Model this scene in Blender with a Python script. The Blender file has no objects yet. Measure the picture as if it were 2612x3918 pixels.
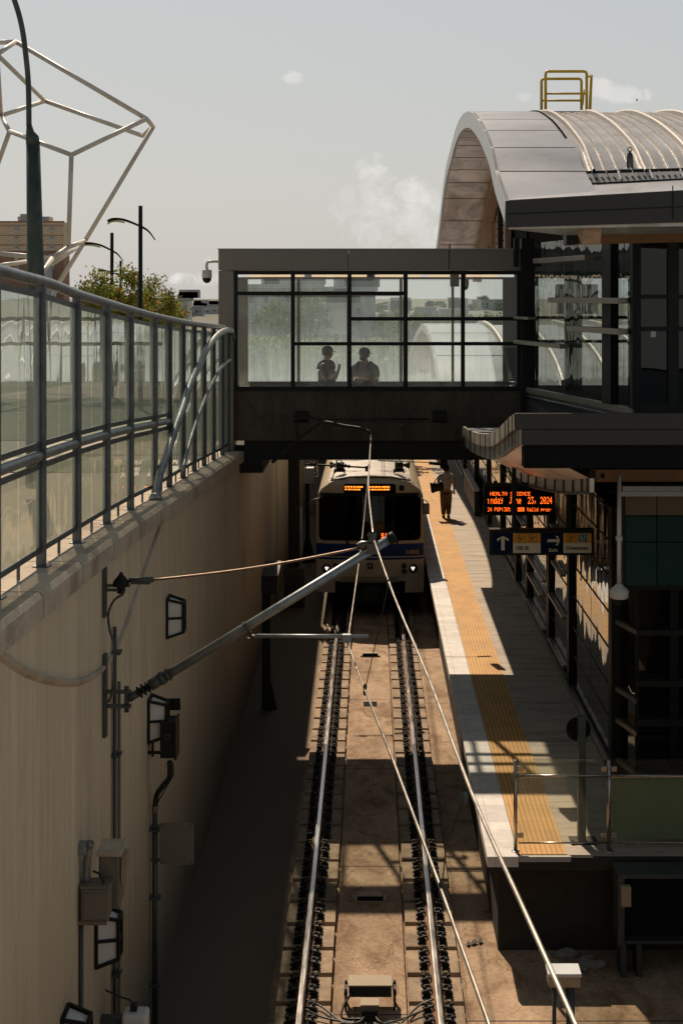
import bpy, bmesh, math, random
from mathutils import Vector, Matrix
R = math.radians
random.seed(7)
C = bpy.context.scene.collection
F, CZ, CU, CV = 3400.0, 7.7, 850.0, 675.0      # focal length, eye height above the rail head, principal point
GZ, PZ, SL = -0.27, 0.95, -0.20                            # trench floor, platform top
def W(u, v, D): return Vector(((u-CU)*D/F, D, CZ-(v-CV)*D/F))      # survey point of the place at distance D
def WX(u, v, X): return W(u, v, F*X/(u-CU))
def WZ(u, v, Z): return W(u, v, F*(CZ-Z)/(v-CV))
def lerp(a, b, t): return a+(b-a)*t
def interp(tab, x):
    if x <= tab[0][0]:
        (a, b), (c, d) = tab[0], tab[1]
    elif x >= tab[-1][0]:
        (a, b), (c, d) = tab[-2], tab[-1]
    else:
        for i in range(len(tab)-1):
            if tab[i][0] <= x <= tab[i+1][0]:
                (a, b), (c, d) = tab[i], tab[i+1]; break
    return b+(d-b)*(x-a)/(c-a)
def smooth_pts(pts, n=6):
    pts = [Vector(p) for p in pts]; out = []
    for i in range(len(pts)-1):
        p0 = pts[max(i-1, 0)]; p1 = pts[i]; p2 = pts[i+1]; p3 = pts[min(i+2, len(pts)-1)]
        for k in range(n):
            t = k/n
            out.append(.5*((2*p1)+(-p0+p2)*t+(2*p0-5*p1+4*p2-p3)*t*t+(-p0+3*p1-3*p2+p3)*t**3))
    out.append(pts[-1]); return out

# ------------------------------------------------------------------ materials
class N:
    def __init__(s, name):
        s.m = bpy.data.materials.new(name); s.m.use_nodes = True
        s.t = s.m.node_tree; s.t.nodes.clear(); s.out = s.n('ShaderNodeOutputMaterial')
    def n(s, k, **kw):
        x = s.t.nodes.new(k)
        for a, b in kw.items(): setattr(x, a, b)
        return x
    def l(s, a, b): s.t.links.new(a, b)
    def noise(s, vec, scale, detail=4, rough=.55, dist=0):
        x = s.n('ShaderNodeTexNoise'); x.inputs['Scale'].default_value = scale
        x.inputs['Detail'].default_value = detail; x.inputs['Roughness'].default_value = rough
        x.inputs['Distortion'].default_value = dist
        s.l(vec, x.inputs['Vector']); return x.outputs['Fac']
    def ramp(s, fac, a, b, ca=(0, 0, 0, 1), cb=(1, 1, 1, 1)):
        x = s.n('ShaderNodeValToRGB'); x.color_ramp.elements[0].position = a; x.color_ramp.elements[1].position = b
        x.color_ramp.elements[0].color = ca; x.color_ramp.elements[1].color = cb
        s.l(fac, x.inputs[0]); return x.outputs[0]
    def mix(s, fac, a, b, mode='MIX'):
        x = s.n('ShaderNodeMix', data_type='RGBA', blend_type=mode)
        for sock, val in ((x.inputs[0], fac), (x.inputs[6], a), (x.inputs[7], b)):
            if hasattr(val, 'is_output'): s.l(val, sock)
            elif isinstance(val, (int, float)): sock.default_value = val
            else: sock.default_value = (*val[:3], 1)
        return x.outputs[2]
    def math(s, op, a, b=0.0):
        x = s.n('ShaderNodeMath', operation=op)
        for sock, val in ((x.inputs[0], a), (x.inputs[1], b)):
            if hasattr(val, 'is_output'): s.l(val, sock)
            else: sock.default_value = val
        return x.outputs[0]
    def pos(s, sc=(1, 1, 1)):
        g = s.n('ShaderNodeNewGeometry'); x = s.n('ShaderNodeVectorMath', operation='MULTIPLY')
        s.l(g.outputs['Position'], x.inputs[0]); x.inputs[1].default_value = sc; return x.outputs[0]
    def bump(s, h, strength=.3, dist=.01):
        b = s.n('ShaderNodeBump'); b.inputs['Strength'].default_value = strength; b.inputs['Distance'].default_value = dist
        s.l(h, b.inputs['Height']); return b.outputs[0]
def col3(c): return c if len(c) == 3 else c[:3]
M = {}
def pm(name, c, rough=.6, metal=0, var=.25, scale=2.5, streak=(1, 1, 1), bump=.15, dirt=None, spec=.32, dirt_at=(.5, .7), wob=0):
    """painted / cast surface: base colour broken by two octaves of noise, optional dirt colour, bump and uneven roughness"""
    k = N(name); p = k.pos(streak)
    a = k.noise(p, scale, 5); b = k.noise(p, scale*9, 3)
    f = k.math('ADD', k.math('MULTIPLY', a, .65), k.math('MULTIPLY', b, .35))
    lo = tuple(x*(1-var) for x in c); hi = tuple(min(1, x*(1+var)) for x in c)
    base = k.mix(k.ramp(f, .32, .68), lo, hi)
    if dirt:
        base = k.mix(k.math('MULTIPLY', k.ramp(k.noise(k.pos(streak), scale*.45, 6, .65), *dirt_at), .75), base, dirt)
    s = k.n('ShaderNodeBsdfPrincipled'); k.l(base, s.inputs['Base Color'])
    s.inputs['Metallic'].default_value = metal
    s.inputs['Specular IOR Level'].default_value = spec
    rr = k.math('ADD', k.math('MULTIPLY', a, .3), rough-.15); k.l(rr, s.inputs['Roughness'])
    if bump: k.l(k.bump(k.noise(k.pos(streak), scale*14, 4), bump, .006), s.inputs['Normal'])
    if wob: k.l(k.bump(k.noise(k.pos(), 1.3, 1), wob, .2), s.inputs['Normal'])
    k.l(s.outputs[0], k.out.inputs[0]); M[name] = k.m; return k.m
def emis(name, c, st):
    k = N(name); e = k.n('ShaderNodeEmission'); e.inputs[0].default_value = (*c, 1); e.inputs[1].default_value = st
    k.l(e.outputs[0], k.out.inputs[0]); M[name] = k.m
def glass(name, tint, haze=.1, hazecol=(.7, .75, .72), wave=.25, wscale=(.5, .5, .15), refl=1.0, dark=0.0, streaks=True, fk=.86, pw=4.0, tr=.65, foot=None):
    """single-sheet glass: fresnel mirror with rolled-sheet waviness, tinted see-through, patchy dust film"""
    k = N(name)
    tb_ = k.n('ShaderNodeBsdfTransparent'); tb_.inputs[0].default_value = (*tint, 1)
    gl = k.n('ShaderNodeBsdfGlossy'); gl.inputs['Roughness'].default_value = .015; gl.inputs[0].default_value = (.93*refl, .95*refl, .93*refl, 1)
    if wave: 
        nb = k.bump(k.noise(k.pos(wscale), 2.2, 1, .4), wave, .12); k.l(nb, gl.inputs['Normal'])
    df = k.n('ShaderNodeBsdfDiffuse'); df.inputs[0].default_value = (*hazecol, 1)
    tl = k.n('ShaderNodeBsdfTranslucent'); tl.inputs[0].default_value = (*hazecol, 1)
    h = k.n('ShaderNodeAddShader'); hm = k.n('ShaderNodeMixShader'); hm.inputs[0].default_value = tr
    k.l(df.outputs[0], hm.inputs[1]); k.l(tl.outputs[0], hm.inputs[2])
    m1 = k.n('ShaderNodeMixShader')
    st = k.noise(k.pos((9, 9, .7)), 1.5, 4) if streaks else k.noise(k.pos(), 2, 4)
    cl = k.noise(k.pos(), .9, 3)
    hf = k.math('MULTIPLY', k.math('ADD', k.math('MULTIPLY', st, .9), k.math('MULTIPLY', cl, 1.0)), haze)
    if foot:      # grime collects towards the sill
        gg = k.n('ShaderNodeNewGeometry'); s3 = k.n('ShaderNodeSeparateXYZ'); k.l(gg.outputs['Position'], s3.inputs[0])
        mr = k.n('ShaderNodeMapRange'); mr.inputs[1].default_value = foot[0]; mr.inputs[2].default_value = foot[1]; mr.inputs[3].default_value = foot[2]; mr.inputs[4].default_value = 0.0
        k.l(s3.outputs[2], mr.inputs[0]); hf = k.math('ADD', hf, k.math('MULTIPLY', mr.outputs[0], k.math('ADD', k.math('MULTIPLY', st, .9), .5)))
    k.l(hf, m1.inputs[0]); k.l(tb_.outputs[0], m1.inputs[1]); k.l(hm.outputs[0], m1.inputs[2])
    fr = k.n('ShaderNodeFresnel'); fr.inputs[0].default_value = 1.5
    geo = k.n('ShaderNodeNewGeometry')
    # same reflectance from both sides of the sheet
    lw = k.n('ShaderNodeLayerWeight'); lw.inputs[0].default_value = .5
    fc = k.math('POWER', lw.outputs['Facing'], pw)
    fc = k.math('ADD', k.math('MULTIPLY', fc, fk), .05)
    m2 = k.n('ShaderNodeMixShader'); k.l(fc, m2.inputs[0]); k.l(m1.outputs[0], m2.inputs[1]); k.l(gl.outputs[0], m2.inputs[2])
    k.l(m2.outputs[0], k.out.inputs[0]); M[name] = k.m

# concrete family
pm('trench_floor', (.36, .27, .19), .8, var=.3, scale=1.1, dirt=(.16, .11, .075), bump=.5, dirt_at=(.45, .75))
def wall_mat(name, c, board=.22):
    k = N(name); g = k.n('ShaderNodeNewGeometry'); sx = k.n('ShaderNodeSeparateXYZ'); k.l(g.outputs['Position'], sx.inputs[0])
    yy = k.math('ADD', sx.outputs[1], k.math('MULTIPLY', sx.outputs[0], 1.0))
    bid = k.math('FLOOR', k.math('DIVIDE', yy, board)); fr = k.math('FRACT', k.math('DIVIDE', yy, board))
    wn = k.n('ShaderNodeTexWhiteNoise', noise_dimensions='1D'); k.l(bid, wn.inputs['W'])
    seam = k.math('MULTIPLY', k.math('LESS_THAN', fr, .045), k.math('GREATER_THAN', wn.outputs[0], .35))
    st = k.noise(k.pos((3.2, 3.2, .22)), 1.8, 5, .6); st2 = k.noise(k.pos((14, 14, .5)), 1.5, 3); bl = k.noise(k.pos(), .55, 4)
    f = k.math('ADD', k.math('ADD', k.math('MULTIPLY', st, .45), k.math('MULTIPLY', st2, .2)), k.math('ADD', k.math('MULTIPLY', bl, .25), k.math('MULTIPLY', wn.outputs[0], .1)))
    base = k.mix(k.ramp(f, .33, .66), tuple(x*.82 for x in c), tuple(x*1.12 for x in c))
    base = k.mix(k.math('MULTIPLY', seam, .34), base, tuple(x*.42 for x in c))
    base = k.mix(k.math('MULTIPLY', k.ramp(k.noise(k.pos((2.2, 2.2, .5)), 1.1, 7, .72, .6), .5, .72), .5), base, (c[0]*.62, c[1]*.58, c[2]*.5))
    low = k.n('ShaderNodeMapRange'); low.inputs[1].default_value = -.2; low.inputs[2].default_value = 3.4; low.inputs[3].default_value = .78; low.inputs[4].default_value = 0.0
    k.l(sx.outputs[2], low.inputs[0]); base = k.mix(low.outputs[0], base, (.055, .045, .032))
    s = k.n('ShaderNodeBsdfPrincipled'); k.l(base, s.inputs['Base Color']); s.inputs['Roughness'].default_value = .85
    s.inputs['Specular IOR Level'].default_value = .25
    h = k.math('SUBTRACT', k.noise(k.pos((1, 1, .3)), 14, 4), k.math('MULTIPLY', seam, .5)); k.l(k.bump(h, .25, .008), s.inputs['Normal'])
    k.l(s.outputs[0], k.out.inputs[0]); M[name] = k.m
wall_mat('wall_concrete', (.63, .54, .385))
pm('coping', (.46, .39, .30), .85, var=.2, scale=3, bump=.35, dirt=(.17, .13, .09))
pm('bridge_concrete', (.075, .062, .048), .9, var=.4, scale=2.2, streak=(1, 1, .4), bump=.4, dirt=(.03, .025, .02))
pm('dark_beam', (.018, .018, .018), .8, var=.3, bump=.2)
pm('bridge_panel', (.20, .185, .16), .45, metal=.3, var=.06, scale=1.2, bump=.03)
pm('fascia_dark', (.045, .043, .04), .42, metal=.3, var=.1, scale=1.0, bump=.02)
pm('platform_top', (.46, .40, .325), .8, var=.22, scale=1.6, streak=(1, 6, 1), bump=.4, dirt=(.2, .165, .125))
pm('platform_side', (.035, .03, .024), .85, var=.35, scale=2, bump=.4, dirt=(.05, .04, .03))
pm('pad', (.33, .245, .165), .85, var=.5, scale=4, bump=.5, dirt=(.13, .09, .06))
pm('steel_dark', (.020, .020, .019), .55, spec=.25, metal=.1, var=.4, scale=8, bump=.1)
pm('rail_rust', (.20, .105, .055), .8, metal=.2, var=.35, scale=6, bump=.3, dirt=(.08, .045, .025))
pm('rail_shine', (.56, .54, .52), .24, metal=1, var=.12, scale=5, streak=(6, .4, 1), bump=.03)
pm('galv', (.25, .275, .285), .45, metal=.7, var=.22, scale=11, bump=.08, dirt=(.12, .135, .14))
pm('galv_mid', (.13, .145, .15), .45, metal=.6, var=.25, scale=11, bump=.08, dirt=(.07, .08, .085))
pm('galv_soft', (.34, .34, .33), .5, metal=.55, var=.15, scale=4, bump=.05)
pm('galv_dark', (.075, .085, .085), .5, metal=.5, var=.25, scale=9, bump=.08)
pm('black', (.010, .0115, .011), .55, var=.4, scale=6, bump=.05, spec=.2)
pm('black_matte', (.010, .010, .010), .9, var=.4, scale=3, bump=0, spec=.15)
pm('wire', (.42, .38, .33), .4, metal=.8, var=.2, scale=6, bump=0)
pm('copper_wire', (.20, .14, .10), .45, metal=.7, var=.3, scale=9, bump=0)
pm('white_tube', (.62, .57, .52), .4, var=.08, scale=2, bump=.03, dirt=(.45, .38, .32))
pm('lens', (.62, .62, .58), .35, var=.08, scale=8, bump=.2)
pm('grey_plate', (.17, .155, .125), .55, metal=.1, var=.12, scale=2, bump=.05)
pm('box_beige', (.15, .135, .10), .5, var=.15, scale=4, bump=.06)
pm('cream_paint', (.52, .44, .31), .38, var=.08, scale=2, bump=.02, dirt=(.36, .30, .22))
pm('roof_paint', (.55, .51, .45), .5, var=.12, scale=2, bump=.05, dirt=(.35, .3, .25))
pm('blue_paint', (.008, .035, .15), .5, spec=.2, var=.1, scale=2, bump=.02)
pm('navy', (.004, .010, .045), .7, spec=.1, var=.08, bump=0)
pm('amber_panel', (.72, .33, .03), .5, var=.06, bump=0)
pm('cream_panel', (.70, .64, .48), .5, var=.06, bump=0)
pm('sign_cyan', (.02, .16, .24), .5, var=.05, bump=0)
pm('white_sign', (.6, .6, .56), .5, var=.06, bump=0)
pm('lettering_orange', (.62, .36, .14), .5, var=.03, bump=0)
pm('teal', (.005, .036, .030), .6, metal=0, var=.12, scale=1.5, bump=.03, spec=.3)
pm('tan_panel', (.15, .115, .065), .55, var=.1, scale=1.5, bump=.03)
pm('wood', (.27, .135, .045), .5, var=.3, scale=1.6, streak=(1, 9, 9), bump=.08)
pm('wood_pale', (.42, .27, .17), .6, var=.25, scale=1.6, streak=(4, 1, 9), bump=.08)
pm('roof_metal', (.33, .36, .41), .38, metal=0, var=.05, scale=.8, bump=0, spec=.25, dirt=(.16, .155, .15))
pm('rim_metal', (.50, .53, .56), .45, metal=.2, var=.05, scale=2, bump=0)
pm('rib', (.46, .44, .42), .5, metal=.1, var=.1, scale=5, bump=.03)
pm('yellow_rail', (.52, .34, .02), .45, var=.15, scale=9, bump=.05)
pm('brass_dark', (.10, .095, .085), .35, metal=.8, var=.2, scale=9, bump=.02)
pm('spandrel', (.24, .23, .21), .3, metal=.7, var=.08, scale=1.2, streak=(1, 1, .3), bump=0, wob=.03)
pm('canopy_metal', (.50, .45, .37), .35, metal=.4, var=.22, scale=2.2, bump=.02, dirt=(.28, .23, .17))
pm('city_ground', (.13, .135, .11), .9, var=.3, scale=.02, bump=0)
pm('grass', (.15, .18, .11), .9, var=.5, scale=1.3, bump=.5)
pm('plaza', (.36, .33, .27), .85, var=.15, scale=.6, bump=.2)
pm('asphalt', (.06, .06, .058), .9, var=.2, scale=1, bump=.2)
pm('bark', (.07, .05, .035), .9, var=.3, scale=8, bump=.6)
pm('rail_tan', (.34, .27, .18), .6, var=.2, scale=7, bump=.1)
pm('rubber_hose', (.012, .018, .018), .45, var=.2, bump=0)
pm('green_post', (.055, .075, .065), .55, metal=.4, var=.35, scale=9, bump=.1, dirt=(.12, .11, .09))
pm('skin', (.42, .23, .15), .55, var=.08, bump=0)
pm('grey_shirt', (.13, .125, .12), .85, var=.12, scale=9, bump=.15)
pm('pale_shirt', (.46, .42, .37), .85, var=.1, scale=9, bump=.15)
pm('vest_black', (.02, .022, .022), .8, var=.3, scale=20, bump=.3)
pm('trousers_brown', (.13, .09, .05), .85, var=.2, scale=9, bump=.2)
pm('hair', (.018, .012, .010), .6, var=.3, scale=30, bump=.4)
pm('bag_black', (.018, .018, .018), .7, var=.3, scale=14, bump=.3)
pm('glove_cloth', (.22, .20, .17), .9, var=.35, scale=9, bump=.4)
pm('pavilion_white', (.60, .60, .56), .6, var=.08, scale=.5, bump=0)
pm('tin_grey', (.36, .38, .39), .7, var=.15, scale=.4, bump=0)
pm('cloth_green', (.27, .31, .19), .75, var=.15, scale=1.5, bump=0)
pm('stainless', (.42, .38, .33), .28, metal=.9, var=.1, scale=9, bump=.02)
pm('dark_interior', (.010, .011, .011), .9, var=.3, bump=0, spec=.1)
pm('ledge_metal', (.25, .22, .18), .4, metal=.5, var=.12, scale=3, bump=.03)
emis('led', (1.0, .13, .012), 2.6)
emis('led_train', (1.0, .22, .02), 3.0)
emis('warm_tube', (1.0, .70, .42), .85)
emis('headlamp', (1, .97, .88), 1.5)
glass('fence_glass', (.86, .94, .90), .48, (.84, .98, .90), .055, (.9, .9, .2), fk=.97, pw=2.6)
glass('fence_glass_frosted', (.90, .92, .82), .60, (.90, .93, .74), .06, (.9, .9, .2), fk=.8, pw=2.8)
glass('bridge_glass', (.95, .975, .955), .03, (.80, .85, .82), .05, fk=.4, foot=(5.95, 6.35, .14))
glass('rear_glass', (.93, .98, .96), .125, (.68, .86, .97), .05, fk=.4, tr=.9, foot=(5.9, 7.1, .34))
glass('hall_glass', (.40, .46, .45), .04, (.4, .45, .43), .35, (1.6, 1.6, .35))
glass('dark_glass', (.12, .13, .13), .02, (.2, .2, .2), .10, (.7, .7, .25))
glass('facade_glass', (.16, .17, .16), .02, (.3, .3, .28), .09, (.9, .9, .25))
glass('barrier_glass', (.80, .84, .78), .06, (.45, .45, .36), 0)
glass('train_glass', (.10, .11, .11), .01, (.1, .1, .1), .03, refl=.5)
glass('roof_glazing', (.88, .90, .88), .05, (.6, .6, .6), 0)
# tactile paving: amber with fine ribs
def tactile():
    k = N('tactile'); g = k.n('ShaderNodeNewGeometry'); s3 = k.n('ShaderNodeSeparateXYZ'); k.l(g.outputs['Position'], s3.inputs[0])
    fy = k.math('FRACT', k.math('MULTIPLY', s3.outputs[1], 1/.061)); fx = k.math('FRACT', k.math('MULTIPLY', s3.outputs[0], 1/.061))
    dx = k.math('SUBTRACT', fx, .5); dy = k.math('SUBTRACT', fy, .5)
    d = k.math('SQRT', k.math('ADD', k.math('MULTIPLY', dx, dx), k.math('MULTIPLY', dy, dy)))
    dot = k.ramp(d, .26, .38, (1, 1, 1, 1), (0, 0, 0, 1))
    tile = k.math('LESS_THAN', k.math('FRACT', k.math('MULTIPLY', s3.outputs[1], 1/.61)), .012)
    base = k.mix(k.ramp(k.noise(k.pos(), 1.8, 5), .3, .7), (.50, .245, .045), (.70, .37, .085))
    base = k.mix(k.math('MULTIPLY', dot, .55), base, (.76, .45, .13))
    groove = k.math('GREATER_THAN', k.math('ABSOLUTE', dx), .34)
    base = k.mix(k.math('MULTIPLY', groove, .55), base, (.26, .13, .03))
    base = k.mix(tile, base, (.14, .08, .03))
    base = k.mix(k.math('MULTIPLY', k.ramp(k.noise(k.pos((1, .3, 1)), 3, 5), .5, .72), .3), base, (.22, .13, .05))
    s = k.n('ShaderNodeBsdfPrincipled'); k.l(base, s.inputs['Base Color']); s.inputs['Roughness'].default_value = .65
    k.l(k.bump(dot, .9, .008), s.inputs['Normal']); k.l(s.outputs[0], k.out.inputs[0]); M['tactile'] = k.m
tactile()
def tiles():
    k = N('edge_tile'); g = k.n('ShaderNodeNewGeometry'); s3 = k.n('ShaderNodeSeparateXYZ'); k.l(g.outputs['Position'], s3.inputs[0])
    j = k.math('LESS_THAN', k.math('FRACT', k.math('MULTIPLY', s3.outputs[1], 1/.30)), .03)
    j2 = k.math('LESS_THAN', k.math('ABSOLUTE', k.math('SUBTRACT', s3.outputs[0], 1.50)), .004)
    wn = k.n('ShaderNodeTexWhiteNoise', noise_dimensions='1D'); k.l(k.math('FLOOR', k.math('MULTIPLY', s3.outputs[1], 1/.30)), wn.inputs['W'])
    f = k.math('ADD', k.math('MULTIPLY', k.noise(k.pos(), 5, 5), .75), k.math('MULTIPLY', wn.outputs[0], .3))
    base = k.mix(k.ramp(f, .35, .8), (.55, .53, .50), (.80, .78, .75))
    base = k.mix(k.math('MULTIPLY', k.math('MAXIMUM', j, j2), .6), base, (.2, .18, .16))
    s = k.n('ShaderNodeBsdfPrincipled'); k.l(base, s.inputs['Base Color']); s.inputs['Roughness'].default_value = .6
    k.l(k.bump(k.noise(k.pos(), 40, 3), .3, .004), s.inputs['Normal']); k.l(s.outputs[0], k.out.inputs[0]); M['edge_tile'] = k.m
tiles()
# trench floor: dirty pale middle, wall shade painted as a dark margin, cracks and spilled grit
def floor_mat():
    k = N('trench_slab'); g = k.n('ShaderNodeNewGeometry'); s3 = k.n('ShaderNodeSeparateXYZ'); k.l(g.outputs['Position'], s3.inputs[0])
    f = k.math('ADD', k.math('MULTIPLY', k.noise(k.pos((1, .45, 1)), 1.4, 6, .6), .7), k.math('MULTIPLY', k.noise(k.pos(), 18, 3), .3))
    base = k.mix(k.ramp(f, .34, .66), (.22, .145, .088), (.54, .39, .26))
    base = k.mix(k.math('MULTIPLY', k.ramp(k.noise(k.pos((1, .6, 1)), 2.3, 8, .74, .8), .48, .64), .75), base, (.16, .08, .038))
    vo = k.n('ShaderNodeTexVoronoi', feature='DISTANCE_TO_EDGE'); vo.inputs['Scale'].default_value = .55
    ds = k.n('ShaderNodeVectorMath', operation='ADD'); k.l(k.pos(), ds.inputs[0])
    nn = k.n('ShaderNodeTexNoise'); nn.inputs['Scale'].default_value = 3; k.l(k.pos(), nn.inputs['Vector']); k.l(nn.outputs['Color'], ds.inputs[1]); k.l(ds.outputs[0], vo.inputs['Vector'])
    crack = k.math('LESS_THAN', vo.outputs[0], .004)
    base = k.mix(k.math('MULTIPLY', crack, .6), base, (.07, .05, .035))
    joint = k.math('LESS_THAN', k.math('FRACT', k.math('MULTIPLY', k.math('ADD', s3.outputs[1], .6), 1/4.2)), .006)
    base = k.mix(joint, base, (.05, .04, .03))
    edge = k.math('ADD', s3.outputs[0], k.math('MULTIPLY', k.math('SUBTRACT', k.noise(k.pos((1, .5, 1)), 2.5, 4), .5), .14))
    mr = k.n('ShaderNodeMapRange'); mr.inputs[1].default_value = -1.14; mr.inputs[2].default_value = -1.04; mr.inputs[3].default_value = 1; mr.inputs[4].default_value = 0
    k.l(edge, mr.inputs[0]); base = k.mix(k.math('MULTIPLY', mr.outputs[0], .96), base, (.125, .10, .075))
    s = k.n('ShaderNodeBsdfPrincipled'); k.l(base, s.inputs['Base Color']); s.inputs['Roughness'].default_value = .85; s.inputs['Specular IOR Level'].default_value = .25
    h = k.math('ADD', k.noise(k.pos(), 30, 4), k.math('MULTIPLY', k.noise(k.pos(), 5, 4), 1.2)); k.l(k.bump(h, .45, .01), s.inputs['Normal'])
    k.l(s.outputs[0], k.out.inputs[0]); M['trench_slab'] = k.m
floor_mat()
def leaf_mat(name, a, b, warm=None):
    k = N(name); oi = k.n('ShaderNodeNewGeometry')
    base = k.mix(oi.outputs['Random Per Island'], a, b)
    if warm: base = k.mix(k.ramp(oi.outputs['Random Per Island'], .80, .86), base, warm)
    d = k.n('ShaderNodeBsdfDiffuse'); t = k.n('ShaderNodeBsdfTranslucent'); k.l(base, d.inputs[0]); k.l(base, t.inputs[0])
    m = k.n('ShaderNodeMixShader'); m.inputs[0].default_value = .45; k.l(d.outputs[0], m.inputs[1]); k.l(t.outputs[0], m.inputs[2])
    k.l(m.outputs[0], k.out.inputs[0]); M[name] = k.m
leaf_mat('leaf_autumn', (.13, .17, .035), (.36, .38, .09), (.42, .18, .04))
leaf_mat('leaf_green', (.07, .11, .04), (.17, .23, .09))
leaf_mat('leaf_bright', (.14, .20, .05), (.32, .38, .12))
def sheet_mat():          # ribbed polycarbonate: milky, lets some light through
    k = N('polycarbonate'); base = k.mix(k.ramp(k.noise(k.pos((.6, 1, 1)), 2.2, 5), .35, .7), (.33, .35, .37), (.50, .50, .50))
    pr = k.n('ShaderNodeBsdfPrincipled'); k.l(base, pr.inputs['Base Color']); pr.inputs['Roughness'].default_value = .25; pr.inputs['Specular IOR Level'].default_value = .8
    k.l(pr.outputs[0], k.out.inputs[0]); M['polycarbonate'] = k.m
sheet_mat()
def soffit_mat():
    k = N('soffit'); f = k.noise(k.pos((1, .5, .8)), 1.6, 5, .6, 1.2)
    base = k.mix(k.ramp(f, .36, .62), (.34, .26, .21), (.78, .63, .53))
    s = k.n('ShaderNodeBsdfPrincipled'); k.l(base, s.inputs['Base Color']); s.inputs['Metallic'].default_value = .35; s.inputs['Roughness'].default_value = .3
    k.l(k.bump(k.noise(k.pos(), 2.0, 2), .25, .06), s.inputs['Normal']); k.l(s.outputs[0], k.out.inputs[0]); M['soffit'] = k.m
soffit_mat()
def brick(name, a, b):
    k = N(name); br = k.n('ShaderNodeTexBrick'); br.inputs['Scale'].default_value = 1.0
    br.inputs['Brick Width'].default_value = .6; br.inputs['Row Height'].default_value = .22; br.inputs['Mortar Size'].default_value = .02
    br.inputs['Color1'].default_value = (*a, 1); br.inputs['Color2'].default_value = (*b, 1); br.inputs['Mortar'].default_value = (.3, .26, .2, 1)
    g = k.n('ShaderNodeNewGeometry'); s3 = k.n('ShaderNodeSeparateXYZ'); k.l(g.outputs['Position'], s3.inputs[0])
    cb = k.n('ShaderNodeCombineXYZ'); k.l(k.math('ADD', s3.outputs[0], s3.outputs[1]), cb.inputs[0]); k.l(s3.outputs[2], cb.inputs[1]); k.l(cb.outputs[0], br.inputs['Vector'])
    s = k.n('ShaderNodeBsdfPrincipled'); k.l(k.mix(k.math('MULTIPLY', k.noise(k.pos(), .5, 4), .5), br.outputs[0], a), s.inputs['Base Color']); s.inputs['Roughness'].default_value = .9
    k.l(s.outputs[0], k.out.inputs[0]); M[name] = k.m
brick('brick_tan', (.80, .56, .36), (.88, .66, .46)); brick('brick_red', (.36, .18, .13), (.42, .23, .18))
brick('block_grey', (.42, .44, .45), (.50, .51, .51))

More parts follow.
